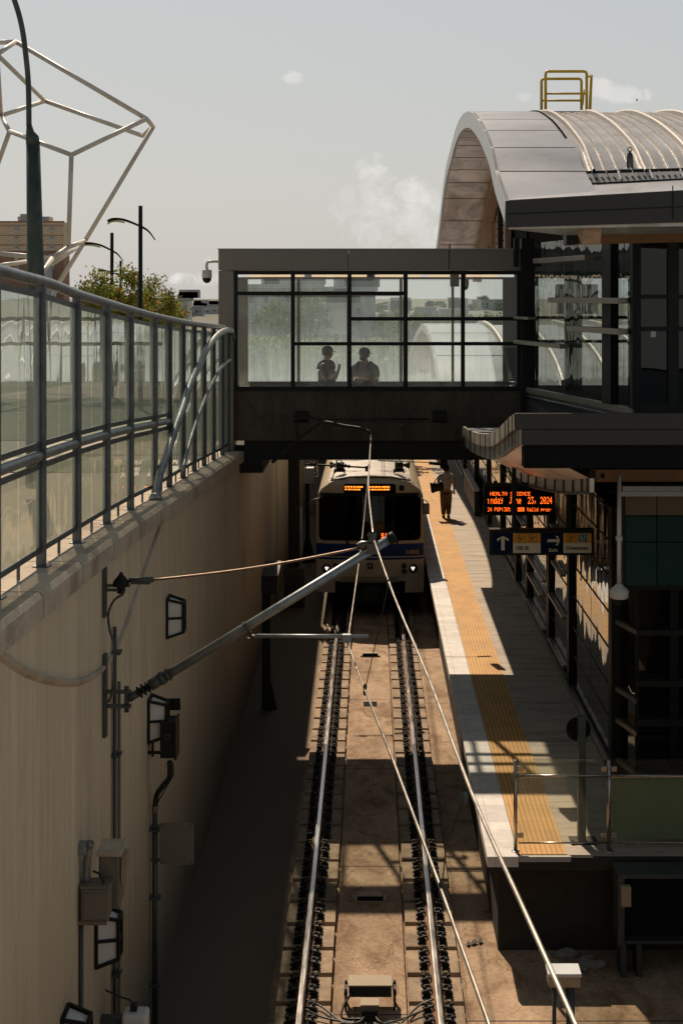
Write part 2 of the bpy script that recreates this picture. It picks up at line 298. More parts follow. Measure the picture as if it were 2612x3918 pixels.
# ------------------------------------------------------------------ mesh building
ORG = {}
class MB:
    def __init__(s): s.v = []; s.f = []; s.mi = []; s.cur = 0; s.sm = []; s.smooth = False
    def add(s, vs, fs):
        o = len(s.v); s.v += [Vector(p) for p in vs]
        for f in fs: s.f.append(tuple(i+o for i in f)); s.mi.append(s.cur); s.sm.append(s.smooth)
        return s
    def quad(s, a, b, c, d): return s.add([a, b, c, d], [(0, 1, 2, 3)])
    def box(s, x0, x1, y0, y1, z0, z1):
        return s.add([(x0, y0, z0), (x1, y0, z0), (x1, y1, z0), (x0, y1, z0), (x0, y0, z1), (x1, y0, z1), (x1, y1, z1), (x0, y1, z1)],
                     [(0, 3, 2, 1), (4, 5, 6, 7), (0, 1, 5, 4), (1, 2, 6, 5), (2, 3, 7, 6), (3, 0, 4, 7)])
    def hexa(s, p):
        return s.add(p, [(0, 3, 2, 1), (4, 5, 6, 7), (0, 1, 5, 4), (1, 2, 6, 5), (2, 3, 7, 6), (3, 0, 4, 7)])
    def bar(s, a, b, w, h, up=(0, 0, 1)):
        a = Vector(a); b = Vector(b); d = (b-a).normalized(); up = Vector(up)
        if abs(d.dot(up)) > .98: up = Vector((0, 1, 0))
        x = d.cross(up).normalized()*w/2; y = x.cross(d).normalized()*h/2
        return s.hexa([a-x-y, a+x-y, b+x-y, b-x-y, a-x+y, a+x+y, b+x+y, b-x+y])
    def tube(s, pts, r, n=8, caps=True):
        pts = [Vector(p) for p in pts]; rr = r if isinstance(r, (list, tuple)) else [r]*len(pts)
        rings = []; px = None
        for i, p in enumerate(pts):
            t = (pts[min(i+1, len(pts)-1)]-pts[max(i-1, 0)]).normalized()
            if px is None:
                ref = Vector((0, 0, 1)) if abs(t.z) < .9 else Vector((1, 0, 0)); px = t.cross(ref).normalized()
            else: px = (px-t*px.dot(t)).normalized()
            py = t.cross(px)
            rings.append([p+(px*math.cos(2*math.pi*k/n)+py*math.sin(2*math.pi*k/n))*rr[i] for k in range(n)])
        vs = [q for rg in rings for q in rg]; fs = []
        for i in range(len(pts)-1):
            for k in range(n):
                k2 = (k+1) % n; fs.append((i*n+k, i*n+k2, (i+1)*n+k2, (i+1)*n+k))
        if caps: fs += [tuple(range(n))[::-1], tuple(range((len(pts)-1)*n, len(pts)*n))]
        sm = s.smooth; s.smooth = True; s.add(vs, fs); s.smooth = sm; return s
    def cyl(s, a, b, r, r2=None, n=12): return s.tube([a, b], [r, r if r2 is None else r2], n)
    def lathe(s, o, prof, n=16, axis=(0, 0, 1)):       # prof: (radius, height along the axis)
        o = Vector(o); ax = Vector(axis).normalized(); ref = Vector((1, 0, 0)) if abs(ax.x) < .9 else Vector((0, 1, 0))
        x = ax.cross(ref).normalized(); y = ax.cross(x); vs = []; fs = []
        for r, h in prof:
            for k in range(n): a = 2*math.pi*k/n; vs.append(o+ax*h+(x*math.cos(a)+y*math.sin(a))*max(r, 1e-4))
        for i in range(len(prof)-1):
            for k in range(n):
                k2 = (k+1) % n; fs.append((i*n+k, i*n+k2, (i+1)*n+k2, (i+1)*n+k))
        sm = s.smooth; s.smooth = True; s.add(vs, fs); s.smooth = sm; return s
    def prism(s, poly, vec):
        n = len(poly); a = [Vector(p) for p in poly]; b = [p+Vector(vec) for p in a]
        return s.add(a+b, [tuple(range(n))[::-1], tuple(range(n, 2*n))]+[(i, (i+1) % n, n+(i+1) % n, n+i) for i in range(n)])
    def loft(s, A, B):      # strip between two equal-length lines
        n = len(A); return s.add(list(A)+list(B), [(i, i+1, n+i+1, n+i) for i in range(n-1)])
    def slab(s, A, B, off):  # strip with thickness vector
        off = Vector(off); A = [Vector(p) for p in A]; B = [Vector(p) for p in B]
        A2 = [p+off for p in A]; B2 = [p+off for p in B]
        s.loft(A, B); s.loft(B2, A2); s.loft(A2, A); s.loft(B, B2)
        s.quad(A[0], A2[0], B2[0], B[0]); s.quad(A[-1], B[-1], B2[-1], A2[-1]); return s
    def build(s, name, mat, parent=None, bevel=0, label=None):
        mats = mat if isinstance(mat, (list, tuple)) else [mat]
        if parent is not None: o0 = ORG[parent]
        else:
            xs = [p.x for p in s.v]; ys = [p.y for p in s.v]; zs = [p.z for p in s.v]
            o0 = Vector(((min(xs)+max(xs))/2, (min(ys)+max(ys))/2, min(zs)))
        me = bpy.data.meshes.new(name); me.from_pydata([p-o0 for p in s.v], [], s.f)
        for m in mats: me.materials.append(M[m])
        me.polygons.foreach_set('material_index', s.mi); me.polygons.foreach_set('use_smooth', s.sm)
        me.update()
        ob = bpy.data.objects.new(name, me); C.objects.link(ob)
        if parent is not None: ob.parent = parent
        else: ob.location = o0
        ORG[ob] = o0
        if bevel:
            b = ob.modifiers.new('bevel', 'BEVEL'); b.width = bevel; b.segments = 2; b.limit_method = 'ANGLE'; b.angle_limit = R(40)
        if label: ob['label'] = label
        return ob
def thing(name, loc, label, cat, group=None, kind=None):
    e = bpy.data.objects.new(name, None); C.objects.link(e); e.location = Vector(loc); e.empty_display_size = .2
    ORG[e] = Vector(loc); tag(e, label, cat, group, kind); return e
def tag(o, label=None, cat=None, group=None, kind=None):
    if label: o['label'] = label
    if cat: o['category'] = cat
    if group: o['group'] = group
    if kind: o['kind'] = kind
    return o
def struct(mb, name, mat, label=None, cat=None, bevel=0):
    o = mb.build(name, mat, None, bevel); tag(o, label, cat or name.replace('_', ' '), None, 'structure'); return o
KIDS = {}
def copy_tree(o, parent=None):
    c = o.copy(); C.objects.link(c)
    if parent is not None: c.parent = parent
    ORG[c] = ORG[o]
    for ch in [x for x in ALLKIDS(o)]: copy_tree(ch, c)
    return c
def ALLKIDS(o): return [x for x in bpy.data.objects if x.parent == o] if o not in KIDS else KIDS[o]
TMP = {}
def text_mesh(body, size, name, mat, parent, origin, xdir=(1, 0, 0), updir=(0, 0, 1), width=None, height=None, align='LEFT'):
    cu = bpy.data.curves.new('lettering', 'FONT'); cu.body = body; cu.size = size; cu.fill_mode = 'FRONT'; cu.extrude = .002; cu.offset = .0022
    ob = bpy.data.objects.new('lettering', cu); C.objects.link(ob); bpy.context.view_layer.update()
    me = bpy.data.meshes.new_from_object(ob.evaluated_get(bpy.context.evaluated_depsgraph_get()))
    C.objects.unlink(ob); bpy.data.objects.remove(ob)
    xs = [v.co.x for v in me.vertices]; ys = [v.co.y for v in me.vertices]
    x0, x1, y0, y1 = min(xs), max(xs), min(ys), max(ys)
    sx = width/(x1-x0) if width else 1; sy = height/(y1-y0) if height else (sx if width else 1)
    if not width: sx = sy if height else 1
    X = Vector(xdir); U = Vector(updir); Nn = X.cross(U); o = Vector(origin); mb = MB()
    mb.add([o+X*((v.co.x-x0)*sx)+U*((v.co.y-y0)*sy)+Nn*(v.co.z) for v in me.vertices], [tuple(p.vertices) for p in me.polygons])
    bpy.data.meshes.remove(me)
    return mb.build(name, mat, parent)
# ================================================================== the setting
COP = [(-6, -1.95), (6, -1.99), (8.8, -2.06), (11.66, -2.146), (13.08, -2.2), (14.56, -2.26), (16, -2.33), (17.8, -2.437), (20.5, -2.55), (21.8, -2.61), (23.1, -2.68), (24.5, -2.75), (25.95, -2.83), (27.5, -2.89), (34, -3.1), (60, -3.8), (74, -4.3)]
def cz(Y): return CZ+interp(COP, Y)
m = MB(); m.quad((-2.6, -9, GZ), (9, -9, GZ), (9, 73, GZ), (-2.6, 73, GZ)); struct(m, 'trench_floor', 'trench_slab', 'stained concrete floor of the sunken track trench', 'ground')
ys = [-6, 3, 8, 12, 16, 20, 24, 27.6, 31, 40, 55, 74]
m = MB()
m.loft([(-2.85, y, cz(y)-.06) for y in ys], [(-14, y, cz(y)-.1) for y in ys])
struct(m, 'plaza', 'plaza', 'pale street level paving behind the glass fence', 'paving')
m = MB(); m.loft([(-14, y, cz(y)-.1) for y in ys], [(-60, y, cz(y)-.3) for y in ys]); m.loft([(-2.97, y, cz(y)-.052) for y in (22.5, 24, 26, 27.1)], [(-14, y, cz(y)-.085) for y in (22.5, 24, 26, 27.1)]); m.loft([(-2.97, y, cz(y)-.052) for y in (31, 36, 44, 52)], [(-14, y, cz(y)-.085) for y in (31, 36, 44, 52)]); struct(m, 'lawn', 'grass', 'green lawn beyond the street level paving', 'lawn')
m = MB()
m.quad((-900, 73.5, 3.35), (900, 73.5, 3.35), (900, 1600, 2.5), (-900, 1600, 2.5)); m.quad((-900, -9, 3.0), (-60, -9, 3.0), (-60, 73.5, 3.3), (-900, 73.5, 3.3)); m.quad((9.6, 20, 3.0), (900, 20, 3.0), (900, 73.5, 3.3), (9.6, 73.5, 3.3))
struct(m, 'ground_terrain', 'city_ground', 'flat green and grey city ground reaching to the horizon', 'terrain')
m = MB(); m.box(-2.9, 9.5, 72.6, 73.4, GZ, 3.3); o = struct(m, 'portal_wall', 'bridge_concrete', 'far end wall closing the track trench', 'wall'); del o['kind']

# the street-side retaining wall with its coping blocks
XW = -2.40; XC = -2.31
tw = thing('retaining_wall', (XW, 20, GZ), 'tall board marked beige concrete retaining wall along the left of the track', 'wall')
m = MB(); ysw = [y for y, _ in COP]
for a, b in zip(ysw[:-1], ysw[1:]):
    m.hexa([(XW, a, GZ-.1), (XW, b, GZ-.1), (-2.86, b, GZ-.1), (-2.86, a, GZ-.1), (XW, a, cz(a)-.19), (XW, b, cz(b)-.19), (-2.86, b, cz(b)-.19), (-2.86, a, cz(a)-.19)])
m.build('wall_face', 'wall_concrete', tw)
posts = [1.5, 2.95, 4.4, 5.85, 7.3, 8.76, 10.22, 11.66, 13.08, 14.56, 16.0, 17.8, 19.1, 20.5, 21.8, 23.1, 24.5, 25.95, 27.0]
js = [.3, 1.8, 3.25, 4.7, 6.15, 7.6, 9.05, 10.5, 11.95, 13.4, 14.9, 16.4, 18.1, 19.7, 21.2, 22.7, 24.2, 25.7, 27.1]
for a, b in zip(js[:-1], js[1:]):
    b -= .032; m = MB(); za, zb = cz(a), cz(b)
    # a block with a chamfered front arris
    prof = lambda y, z: [(XC, y, z-.19), (XC, y, z-.035), (XC-.035, y, z), (-2.92, y, z), (-2.92, y, z-.19)]
    A = prof(a, za); B = prof(b, zb); m.add(A+B, [(4, 3, 2, 1, 0), (5, 6, 7, 8, 9)]+[(i, (i+1) % 5, 5+(i+1) % 5, 5+i) for i in range(5)])
    m.build('coping_block', 'coping', tw)
for j in js[1:-1]:
    m = MB(); m.box(-2.90, XC-.03, j-.034, j+.002, cz(j)-.188, cz(j)-.016); m.build('coping_joint', 'black_matte', tw)
for a, b in ((30.2, 38), (38.03, 48), (48.03, 60), (60.03, 72)):
    m = MB(); A = [(XC, a, cz(a)-.19), (XC, a, cz(a)), (-2.92, a, cz(a)), (-2.92, a, cz(a)-.19)]; B = [(p[0], b, p[2]-cz(a)+cz(b)) for p in A]
    m.hexa([A[0], B[0], B[3], A[3], A[1], B[1], B[2], A[2]]); m.build('coping_block', 'coping', tw)
# raised curved band cast into the wall face
pts = [WX(*p, XW+.01) for p in ((-60, 1452), (0, 1500), (60, 1541), (130, 1563), (190, 1562), (240, 1530), (275, 1470), (310, 1370), (345, 1270), (372, 1195), (388, 1150))]
pts = smooth_pts(pts, 5); m = MB(); m.smooth = True
n = len(pts); nrm = []
for i in range(n):
    t = pts[min(i+1, n-1)]-pts[max(i-1, 0)]; nrm.append(Vector((0, -t.z, t.y)).normalized())
rows = [[p+Vector((dx, 0, 0))+q*dw for p, q in zip(pts, nrm)] for dx, dw in ((-.012, .022), (.018, .016), (.024, 0), (.016, -.022), (-.012, -.045))]
for A, B in zip(rows[:-1], rows[1:]): m.loft(A, B)
m.build('curved_relief', 'coping', tw)
# chamfer strip at the top where the wall face turns
m = MB(); m.bar((XW-.01, 27.0, cz(27)-2.4), (XW-.01, 27.0, cz(27)-.2), .05, .06); m.build('edge_strip', 'coping', tw)

# ------------------------------------------------------------------ glass fence on the wall
XF = -2.6
def ft(Y): return interp([(0, .62), (6, .40), (10.4, .165), (12.0, .085), (13.0, .008), (14.3, -.07), (16, -.169), (17.7, -.26), (19.7, -.354), (21.8, -.44), (24.6, -.534), (26.3, -.6), (28, -.65)], Y)+CZ
def fm(Y): return cz(Y)+interp([(0, .86), (10.4, .87), (13, .88), (16, .87), (18, .87), (20, .84)], Y)
tf = thing('glass_fence', (XF, 17, cz(17)), 'galvanised tube and pale green glass fence standing on the retaining wall coping', 'fence')
P = [1.5+.0*i for i in range(1)]
m = MB(); m.tube(smooth_pts([(XF, y, ft(y)) for y in [1.2, 4, 7, 10.4, 12, 13, 14.3, 16, 17.7, 19.7, 21.8, 24.6, 26.3]]+[(XF+.06, 26.9, ft(26.9)-.02), (XF+.1, 27.1, ft(27)-.2)], 3), .045, 12); m.build('top_rail', 'galv', tf)
m = MB(); m.tube([(XF, y, fm(y)) for y in [1.2, 4, 7, 10.4, 12, 13, 14.3, 16, 17.7, 19.2]], .042, 12); m.build('middle_rail', 'galv', tf)
for i, y in enumerate(posts):
    if y < 3: continue
    m = MB(); w = .05 if y < 19 else .04
    m.bar((XF+.01, y, cz(y)), (XF+.01, y, ft(y)-.03), .075, w, (0, 1, 0)); m.box(XF-.05, XF+.08, y-.06, y+.06, cz(y), cz(y)+.012)
    m.build('post', 'galv_mid' if y < 19 else 'galv_dark', tf, .006)
for y0, y1 in zip(posts[1:-1], posts[2:]):
    a, b = y0+.04, y1-.04; mid = (a+b)/2
    m = MB()                                                   # flat frame bars round the panes
    def fb(za, zb): m.bar((XF, a, za), (XF, b, zb), .02, .045)
    fb(ft(a)-.11, ft(b)-.11); fb(cz(a)+.13, cz(b)+.13)
    if y1 < 19.5: fb(fm(a)+.085, fm(b)+.085); fb(fm(a)-.085, fm(b)-.085)
    for q in (a, b): m.bar((XF+.001, q, cz(q)+.125), (XF+.001, q, ft(q)-.105), .018, .02, (0, 1, 0))
    m.bar((XF, mid, cz(mid)+.005), (XF, mid, cz(mid)+.12), .02, .03, (0, 1, 0))
    m.build('pane_frame', 'galv_mid', tf)
    for k, (u0, u1) in enumerate(((a, mid-.006), (mid+.006, b))):
        if y1 < 19.5:
            m = MB(); m.quad((XF, u0, fm(u0)+.1), (XF, u1, fm(u1)+.1), (XF, u1, ft(u1)-.13), (XF, u0, ft(u0)-.13)); m.build('glass_pane', 'fence_glass', tf)
            m = MB(); m.quad((XF, u0, cz(u0)+.15), (XF, u1, cz(u1)+.15), (XF, u1, fm(u1)-.1), (XF, u0, fm(u0)-.1)); m.build('frosted_pane', 'fence_glass_frosted', tf)
        else:
            m = MB(); m.quad((XF, u0, cz(u0)+.15), (XF, u1, cz(u1)+.15), (XF, u1, ft(u1)-.13), (XF, u0, ft(u0)-.13)); m.build('glass_pane', 'fence_glass', tf)
# the big swept tube and its thin companion
big = [(-2.5, 17.25, cz(17.25)), (-2.5, 17.6, CZ-2.15), (-2.5, 18.2, CZ-1.97), (-2.5, 19.1, CZ-1.70), (-2.5, 19.8, CZ-1.51), (-2.5, 20.7, CZ-1.22), (-2.5, 21.75, CZ-1.04), (-2.5, 22.6, CZ-.85), (-2.5, 24.1, CZ-.69), (-2.5, 25.5, CZ-.63), (-2.5, 26.7, CZ-.66)]
m = MB(); m.tube(smooth_pts(big, 4), .05, 12); m.cyl((-2.5, 17.22, cz(17.2)), (-2.5, 17.26, cz(17.2)+.02), .08); m.build('swept_rail', 'galv', tf)
thin = [WX(*p, -2.5) for p in ((419, 1083), (440, 1002), (467, 925.6), (488, 879.7), (509, 843), (528, 826))]
m = MB(); m.tube(smooth_pts(thin, 4), .026, 10); m.build('lower_swept_rail', 'galv', tf)

# ================================================================== the platform
def pe(Y): return 1.40 if Y < 40 else 1.40+.0*(Y-40)
tp = thing('station_platform', (2.4, 40, GZ), 'raised concrete station platform with white tiled edge on the right of the track', 'platform', None, 'structure')
m = MB(); Y0 = 17.72
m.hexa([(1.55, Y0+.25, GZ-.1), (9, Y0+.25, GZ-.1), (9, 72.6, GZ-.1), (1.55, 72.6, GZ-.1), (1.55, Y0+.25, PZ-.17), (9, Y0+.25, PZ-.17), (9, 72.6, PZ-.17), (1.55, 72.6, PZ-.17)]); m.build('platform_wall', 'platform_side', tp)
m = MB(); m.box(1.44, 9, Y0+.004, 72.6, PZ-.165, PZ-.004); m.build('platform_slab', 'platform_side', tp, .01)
m = MB(); m.box(1.40, 1.776, Y0, 72.6, PZ-.12, PZ+.008); m.build('edge_coping', 'edge_tile', tp, .008)
m = MB(); m.box(1.78, 2.36, Y0+.04, 72.6, PZ-.01, PZ+.006); m.build('tactile_strip', 'tactile', tp)
m = MB(); m.box(2.364, 9, Y0+.05, 72.6, PZ-.01, PZ); m.build('paving', 'platform_top', tp)
m = MB(); m.box(1.78, 2.40, Y0-.015, Y0+.035, PZ-.05, PZ+.012); m.build('end_strip', 'edge_tile', tp)

# ================================================================== the track
RX = (-.7535, .7535)
yt0, yt1 = 13.2, 46
ctr = MB(); ctr.box(-.405, .405, 9, 62, GZ, SL); struct(ctr, 'track_slab', 'trench_slab', 'flat concrete strip between the two rails', 'slab', .01)
for k, x in enumerate(RX):
    t = thing('rail', (x, 30, GZ+.1), ('left' if k == 0 else 'right')+' running rail with a bright worn top and rusty brown sides', 'rail')
    m = MB(); prof = [(-.075, -.15), (.075, -.15), (.075, -.135), (.012, -.118), (.009, -.045), (.034, -.032), (.034, -.006), (-.034, -.006), (-.034, -.032), (-.009, -.045), (-.012, -.118), (-.075, -.135)]
    m.prism([(x+a, 6, b) for a, b in prof], (0, 60, 0)); m.build('rail_body', 'rail_rust', t)
    m = MB(); m.prism([(x+a, 6, b) for a, b in ((-.034, -.0055), (.034, -.0055), (.032, -.001), (.018, .002), (-.018, .002), (-.032, -.001))], (0, 60, 0)); m.build('running_surface', 'rail_shine', t)
# concrete rail pads with spring clips
def clip_mesh(mb, x, y, s):            # s = -1 outer / +1 inner side of the rail
    z = -.150
    mb.box(min(x+s*.085, x+s*.16), max(x+s*.085, x+s*.16), y-.045, y+.045, z-.02, z+.045)     # shoulder
    mb.cyl((x+s*.135, y-.02, z+.04), (x+s*.135, y-.02, z+.085), .019, .014, 8)
    mb.tube(smooth_pts([(x+s*.17, y-.05, z+.02), (x+s*.15, y-.075, z+.05), (x+s*.09, y-.055, z+.062), (x+s*.055, y-.01, z+.04), (x+s*.075, y+.045, z+.062), (x+s*.13, y+.06, z+.06), (x+s*.165, y+.02, z+.05)], 2), .0105, 6)
PADP = .69
def pad(x, y, side):
    t = thing('rail_pad', (x, y, GZ), f'concrete pad with black spring clips carrying the {side} rail', 'rail pad', f'concrete pads under the {side} rail')
    s = 1 if side == 'left' else -1
    xo, xi = x-s*.29, x+s*.318
    m = MB(); x0, x1 = min(xo, xi), max(xo, xi); m.box(x0, x1, y-.292, y+.292, GZ+.002, -.172); m.build('block', 'pad', t, .008)
    for dy in (-.145, .145):
        m = MB(); m.box(x-.175, x+.175, y+dy-.085, y+dy+.085, -.172, -.153); m.build('base_plate', 'steel_dark', t)
        for sd in (-1, 1):
            m = MB(); clip_mesh(m, x, y+dy, sd); m.build('spring_clip', 'steel_dark', t)
    return t
npad = 0
for x, side in zip(RX, ('left', 'right')):
    y = 14.0; src = pad(x, y, side); KIDS[src] = [o for o in bpy.data.objects if o.parent == src]
    for ch in KIDS[src]: KIDS[ch] = []
    y += PADP
    while y < 40:
        c = copy_tree(src); c.location = (x+random.uniform(-.006, .006), y+random.uniform(-.01, .01), GZ); y += PADP; npad += 1
# things lying between the rails
def cover(v, lab):
    Y = F*(CZ-(SL-.036)-.04)/(v-CV); t = thing('transponder', (0, Y, (SL-.036)+.035), lab, 'track box')
    m = MB(); m.prism([(-.19, Y-.07, (SL-.036)+.036), (.19, Y-.07, (SL-.036)+.036), (.14, Y-.05, (SL-.036)+.10), (-.14, Y-.05, (SL-.036)+.10)], (0, .14, 0)); m.build('housing', 'dark_interior', t)
    m = MB(); m.box(-.20, .20, Y-.09, Y-.06, (SL-.036)+.036, (SL-.036)+.05); m.box(-.16, .16, Y-.05, Y+.09, (SL-.036)+.101, (SL-.036)+.112); m.box(-.21, -.17, Y-.08, Y+.09, (SL-.036)+.036, (SL-.036)+.07); m.box(.17, .21, Y-.08, Y+.09, (SL-.036)+.036, (SL-.036)+.07); m.build('bracket', 'rail_tan', t)
cover(1507, 'small dark track box between the rails nearest the train'); cover(2067, 'small dark track box between the rails in the sunny patch beside the platform end')
Yh = F*7.86/(1613-CV); m = MB(); m.box(-.13, .13, Yh-.16, Yh+.16, (SL-.036)+.036, (SL-.036)+.042); tag(m.build('drain_cover', 'dark_interior'), 'square black drain opening in the slab between the rails', 'drain')
Ye = F*7.7/(2270-CV)
t = thing('track_junction_box', (0, Ye, GZ), 'long grey electrical box on short legs between the rails in the foreground', 'electrical box')
m = MB(); m.box(-.235, .235, Ye-.10, Ye+.12, -.06, .065); m.build('cabinet', 'steel_dark', t, .01)
m = MB(); m.box(-.245, .245, Ye-.12, Ye+.14, .065, .082); m.build('lid', 'rail_tan', t, .005)
for sx in (-.27, .27):
    m = MB(); m.bar((sx, Ye-.1, SL), (sx, Ye-.1, .04), .025, .025); m.bar((sx, Ye+.1, SL), (sx, Ye+.1, .04), .025, .025); m.box(sx-.02, sx+.02, Ye-.12, Ye+.12, -.03, .01); m.build('leg', 'steel_dark', t)
m = MB(); m.tube(smooth_pts([(-.2, Ye-.1, -.0), (-.29, Ye-.25, -.08), (-.30, Ye-.4, -.14), (-.1, Ye-.42, -.14), (.0, Ye-.5, -.1)], 5), .014, 8); m.build('cable', 'rubber_hose', t)
Yb = 15.98
t = thing('bond_box', (-.02, Yb, GZ), 'small beige connection box with cables looping to both rails', 'connection box')
m = MB(); m.box(-.10, .09, Yb-.05, Yb+.1, -.12, .03); m.build('cabinet', 'box_beige', t, .008)
m = MB(); m.box(-.11, .10, Yb-.06, Yb+.11, .03, .045); m.build('lid', 'rail_tan', t, .004)
m = MB(); m.box(-.09, .08, Yb-.12, Yb-.05, -.13, -.03)
for k in range(7): m.cyl((-.07+.023*k, Yb-.15, -.06), (-.07+.023*k, Yb-.11, -.06), .011, .011, 7)
m.build('terminal_block', 'steel_dark', t)
random.seed(5)
for (x0, z0), (x1, y1) in (((-.07, -.05), (-.70, Yb+.34)), ((-.07, -.07), (-.70, Yb+.12)), ((-.05, -.09), (-.69, Yb-.22)), ((.06, -.05), (.70, Yb+.36)), ((.07, -.07), (.70, Yb+.22)), ((.05, -.09), (.70, Yb-.3)), ((-.03, -.09), (-.2, Yb-.75)), ((.03, -.09), (.25, Yb-.75))):
    m = MB(); s = 1 if x1 > 0 else -1
    m.tube(smooth_pts([(x0, Yb-.13, z0), (x0+s*.05, Yb-.24, z0), (x0+s*.22, Yb-.16+random.uniform(-.05, .08), -.11), (x1*.75, y1-.08, -.13), (x1, y1, -.09)], 5), .0115, 7); m.build('bond_cable', 'rubber_hose' if random.random() < .3 else 'galv_dark', t)
# dry leaves and scraps
for u, v, w in ((1088, 2168, .055), (1103, 2165, .035), (1075, 2171, .03), (797, 2010, .03)):
    p = WZ(u, v, GZ+.004); m = MB()
    m.add([(p.x-w, p.y-.02, GZ+.01), (p.x-w*.3, p.y-.07, GZ+.03), (p.x+w, p.y-.01, GZ+.02), (p.x+w*.2, p.y+.06, GZ+.04)], [(0, 1, 2, 3)]); tag(m.build('dry_leaf', 'hair'), 'curled dark dry leaf lying on the trench floor', 'leaf', 'dry leaves on the trench floor')
# grit scattered over the slab
random.seed(11); m = MB()
cl = [(-.28, 21.9, .16, .3, 50), (.34, 22.2, .12, .3, 30), (.0, 19.3, .15, .25, 40), (-.1, 17.6, .33, .35, 170), (.3, 17.9, .12, .9, 120), (-.33, 18.0, .07, 1.1, 80), (.34, 15.9, .08, .5, 60), (1.12, 20.5, .12, 1.4, 120), (1.1, 18.4, .12, 1.2, 60), (-1.7, 27, .5, 3, 80), (-.38, 15.9, .06, .6, 60)]
for cx, cy, sx, sy, nn in cl:
    for _ in range(nn):
        x = random.gauss(cx, sx*.6); y = random.gauss(cy, sy*.6); r = random.uniform(.003, .010); z = SL+.001 if abs(x) < .40 else GZ+.002
        m.add([(x-r, y-r, z), (x+r, y-r*.6, z), (x+r*.4, y+r, z), (x, y, z+r*.5)], [(0, 1, 3), (1, 2, 3), (2, 0, 3)])
o = m.build('gravel', 'pad'); tag(o, 'loose pale grit scattered over the track slab', 'gravel', None, 'stuff')

# ================================================================== the train
DT = 36.3
def tx(cx): return cx*.002659-2.0267
def tz(cy): return 4.3293-.002659*cy
tr = thing('light_rail_train', (0, DT, 0), 'cream light rail train with blue stripes and black windscreen standing at the platform', 'train')
HW = 1.325
sec = [(-HW+.03, .36), (-HW, .48), (-HW, 2.62), (-HW+.035, 2.76), (-HW+.13, 2.90), (-HW+.30, 3.02), (-.72, 3.13), (-.35, 3.19), (0, 3.21)]
sec = sec+[(-x, z) for x, z in sec[-2::-1]]
def fy(x, z):            # plan bow and raked screen of the cab front
    b = .16*(x/HW)**2+.34*max(0, abs(x)/HW-.86)**1.3
    return DT+b+max(0, z-1.6)*.05+max(0, z-3.0)*.9
nz = 15
def edge_x(z):           # half width of the outline at height z
    rt = [(zz, abs(x)) for x, zz in sec[:9]]
    rt[0] = (.30, rt[0][1]); return interp(rt, z)
zs = [.36, .5, .8, 1.17, 1.2, 1.26, 1.57, 1.64, 1.8, 2.2, 2.62, 2.76, 2.9, 3.02, 3.13, 3.19, 3.209]
m = MB(); m.smooth = True; nx = 20; rows = []
for z in zs:
    h = edge_x(z) if z < 3.2 else .12; rows.append([Vector((h*(2*i/nx-1), fy(h*(2*i/nx-1), z), z)) for i in range(nx+1)])
for A, B in zip(rows[:-1], rows[1:]): m.loft(A, B)
LEN = 24
# side skins
for s in (-1, 1):
    pr = [(s*abs(x), z) for x, z in sec[:9]]
    A = [Vector((x, fy(x, z), z)) for x, z in pr]; B = [Vector((x, DT+.9, z)) for x, z in pr]; Cc = [Vector((x, DT+LEN, z)) for x, z in pr]
    if s > 0: m.loft(A[:6], B[:6]); m.loft(B, Cc)
    else: m.loft(B[:6], A[:6]); m.loft(Cc, B)
m.build('body', 'cream_paint', tr)
m = MB(); m.smooth = True
lip = [(x, z+.006) for x, z in sec if z >= 3.0]
A = [(x, fy(x, z)+.02, z+.012) for x, z in lip]; B = [(x, DT+LEN, z+.012) for x, z in lip]; m.loft(A, B); m.build('roof', 'roof_paint', tr)
m = MB(); m.bar((-.98, fy(-.98, 3.1), 3.09), (-.5, fy(.5, 3.15)-.01, 3.185), .03, .035); m.bar((-.5, fy(.5, 3.15)-.01, 3.185), (.5, fy(.5, 3.15)-.01, 3.185), .03, .035); m.bar((.5, fy(.5, 3.15)-.01, 3.185), (.98, fy(.98, 3.1), 3.09), .03, .035); m.build('roof_gutter', 'steel_dark', tr)
m = MB()
for x in (-.96, .96): m.bar((x, DT+.4, 3.12), (x, DT+LEN, 3.12), .04, .05)
for k in range(9): m.bar((-.95, DT+1.2+2.4*k, 3.215), (.95, DT+1.2+2.4*k, 3.215), .03, .015)
m.build('roof_seam', 'roof_paint', tr)
def fpatch(cx0, cx1, cy0, cy1, name, mat, off=.012, nx=14, parent=tr, round_=.0, bevel=0):
    """panel lying on the bowed cab front, optional rounded corners, with a small thickness"""
    x0, x1, z1, z0 = tx(cx0), tx(cx1), tz(cy0), tz(cy1); m = MB(); m.smooth = False
    def zr(x):
        if not round_: return z0, z1
        d = min(x-x0, x1-x); r = round_
        if d >= r: return z0, z1
        c = r-math.sqrt(max(0, r*r-(r-d)**2)); return z0+c, z1-c
    xs = sorted(set([lerp(x0, x1, i/nx) for i in range(nx+1)]+([x0+round_*t for t in (.02, .1, .25, .5, .75)]+[x1-round_*t for t in (.02, .1, .25, .5, .75)] if round_ else [])))
    nzr = 4; grid = []
    for x in xs:
        a, b = zr(x); grid.append([Vector((x, fy(x, lerp(a, b, j/nzr))-off, lerp(a, b, j/nzr))) for j in range(nzr+1)])
    for A, B in zip(grid[:-1], grid[1:]): m.loft(B, A)
    for edge in ([g[0] for g in grid], [g[-1] for g in grid]):
        m.loft(edge, [p+Vector((0, off, 0)) for p in edge])
    for g in (grid[0], grid[-1]): m.loft(g, [p+Vector((0, off, 0)) for p in g])
    return m.build(name, mat, parent)
ws = fpatch(286, 1230, 592, 1010, 'windscreen', 'train_glass', .018, round_=.12)
fpatch(292, 1224, 597, 1004, 'windscreen_backing', 'dark_interior', .008, parent=ws, round_=.11)
fpatch(748, 775, 592, 1008, 'windscreen_pillar', 'black', .035, 2)
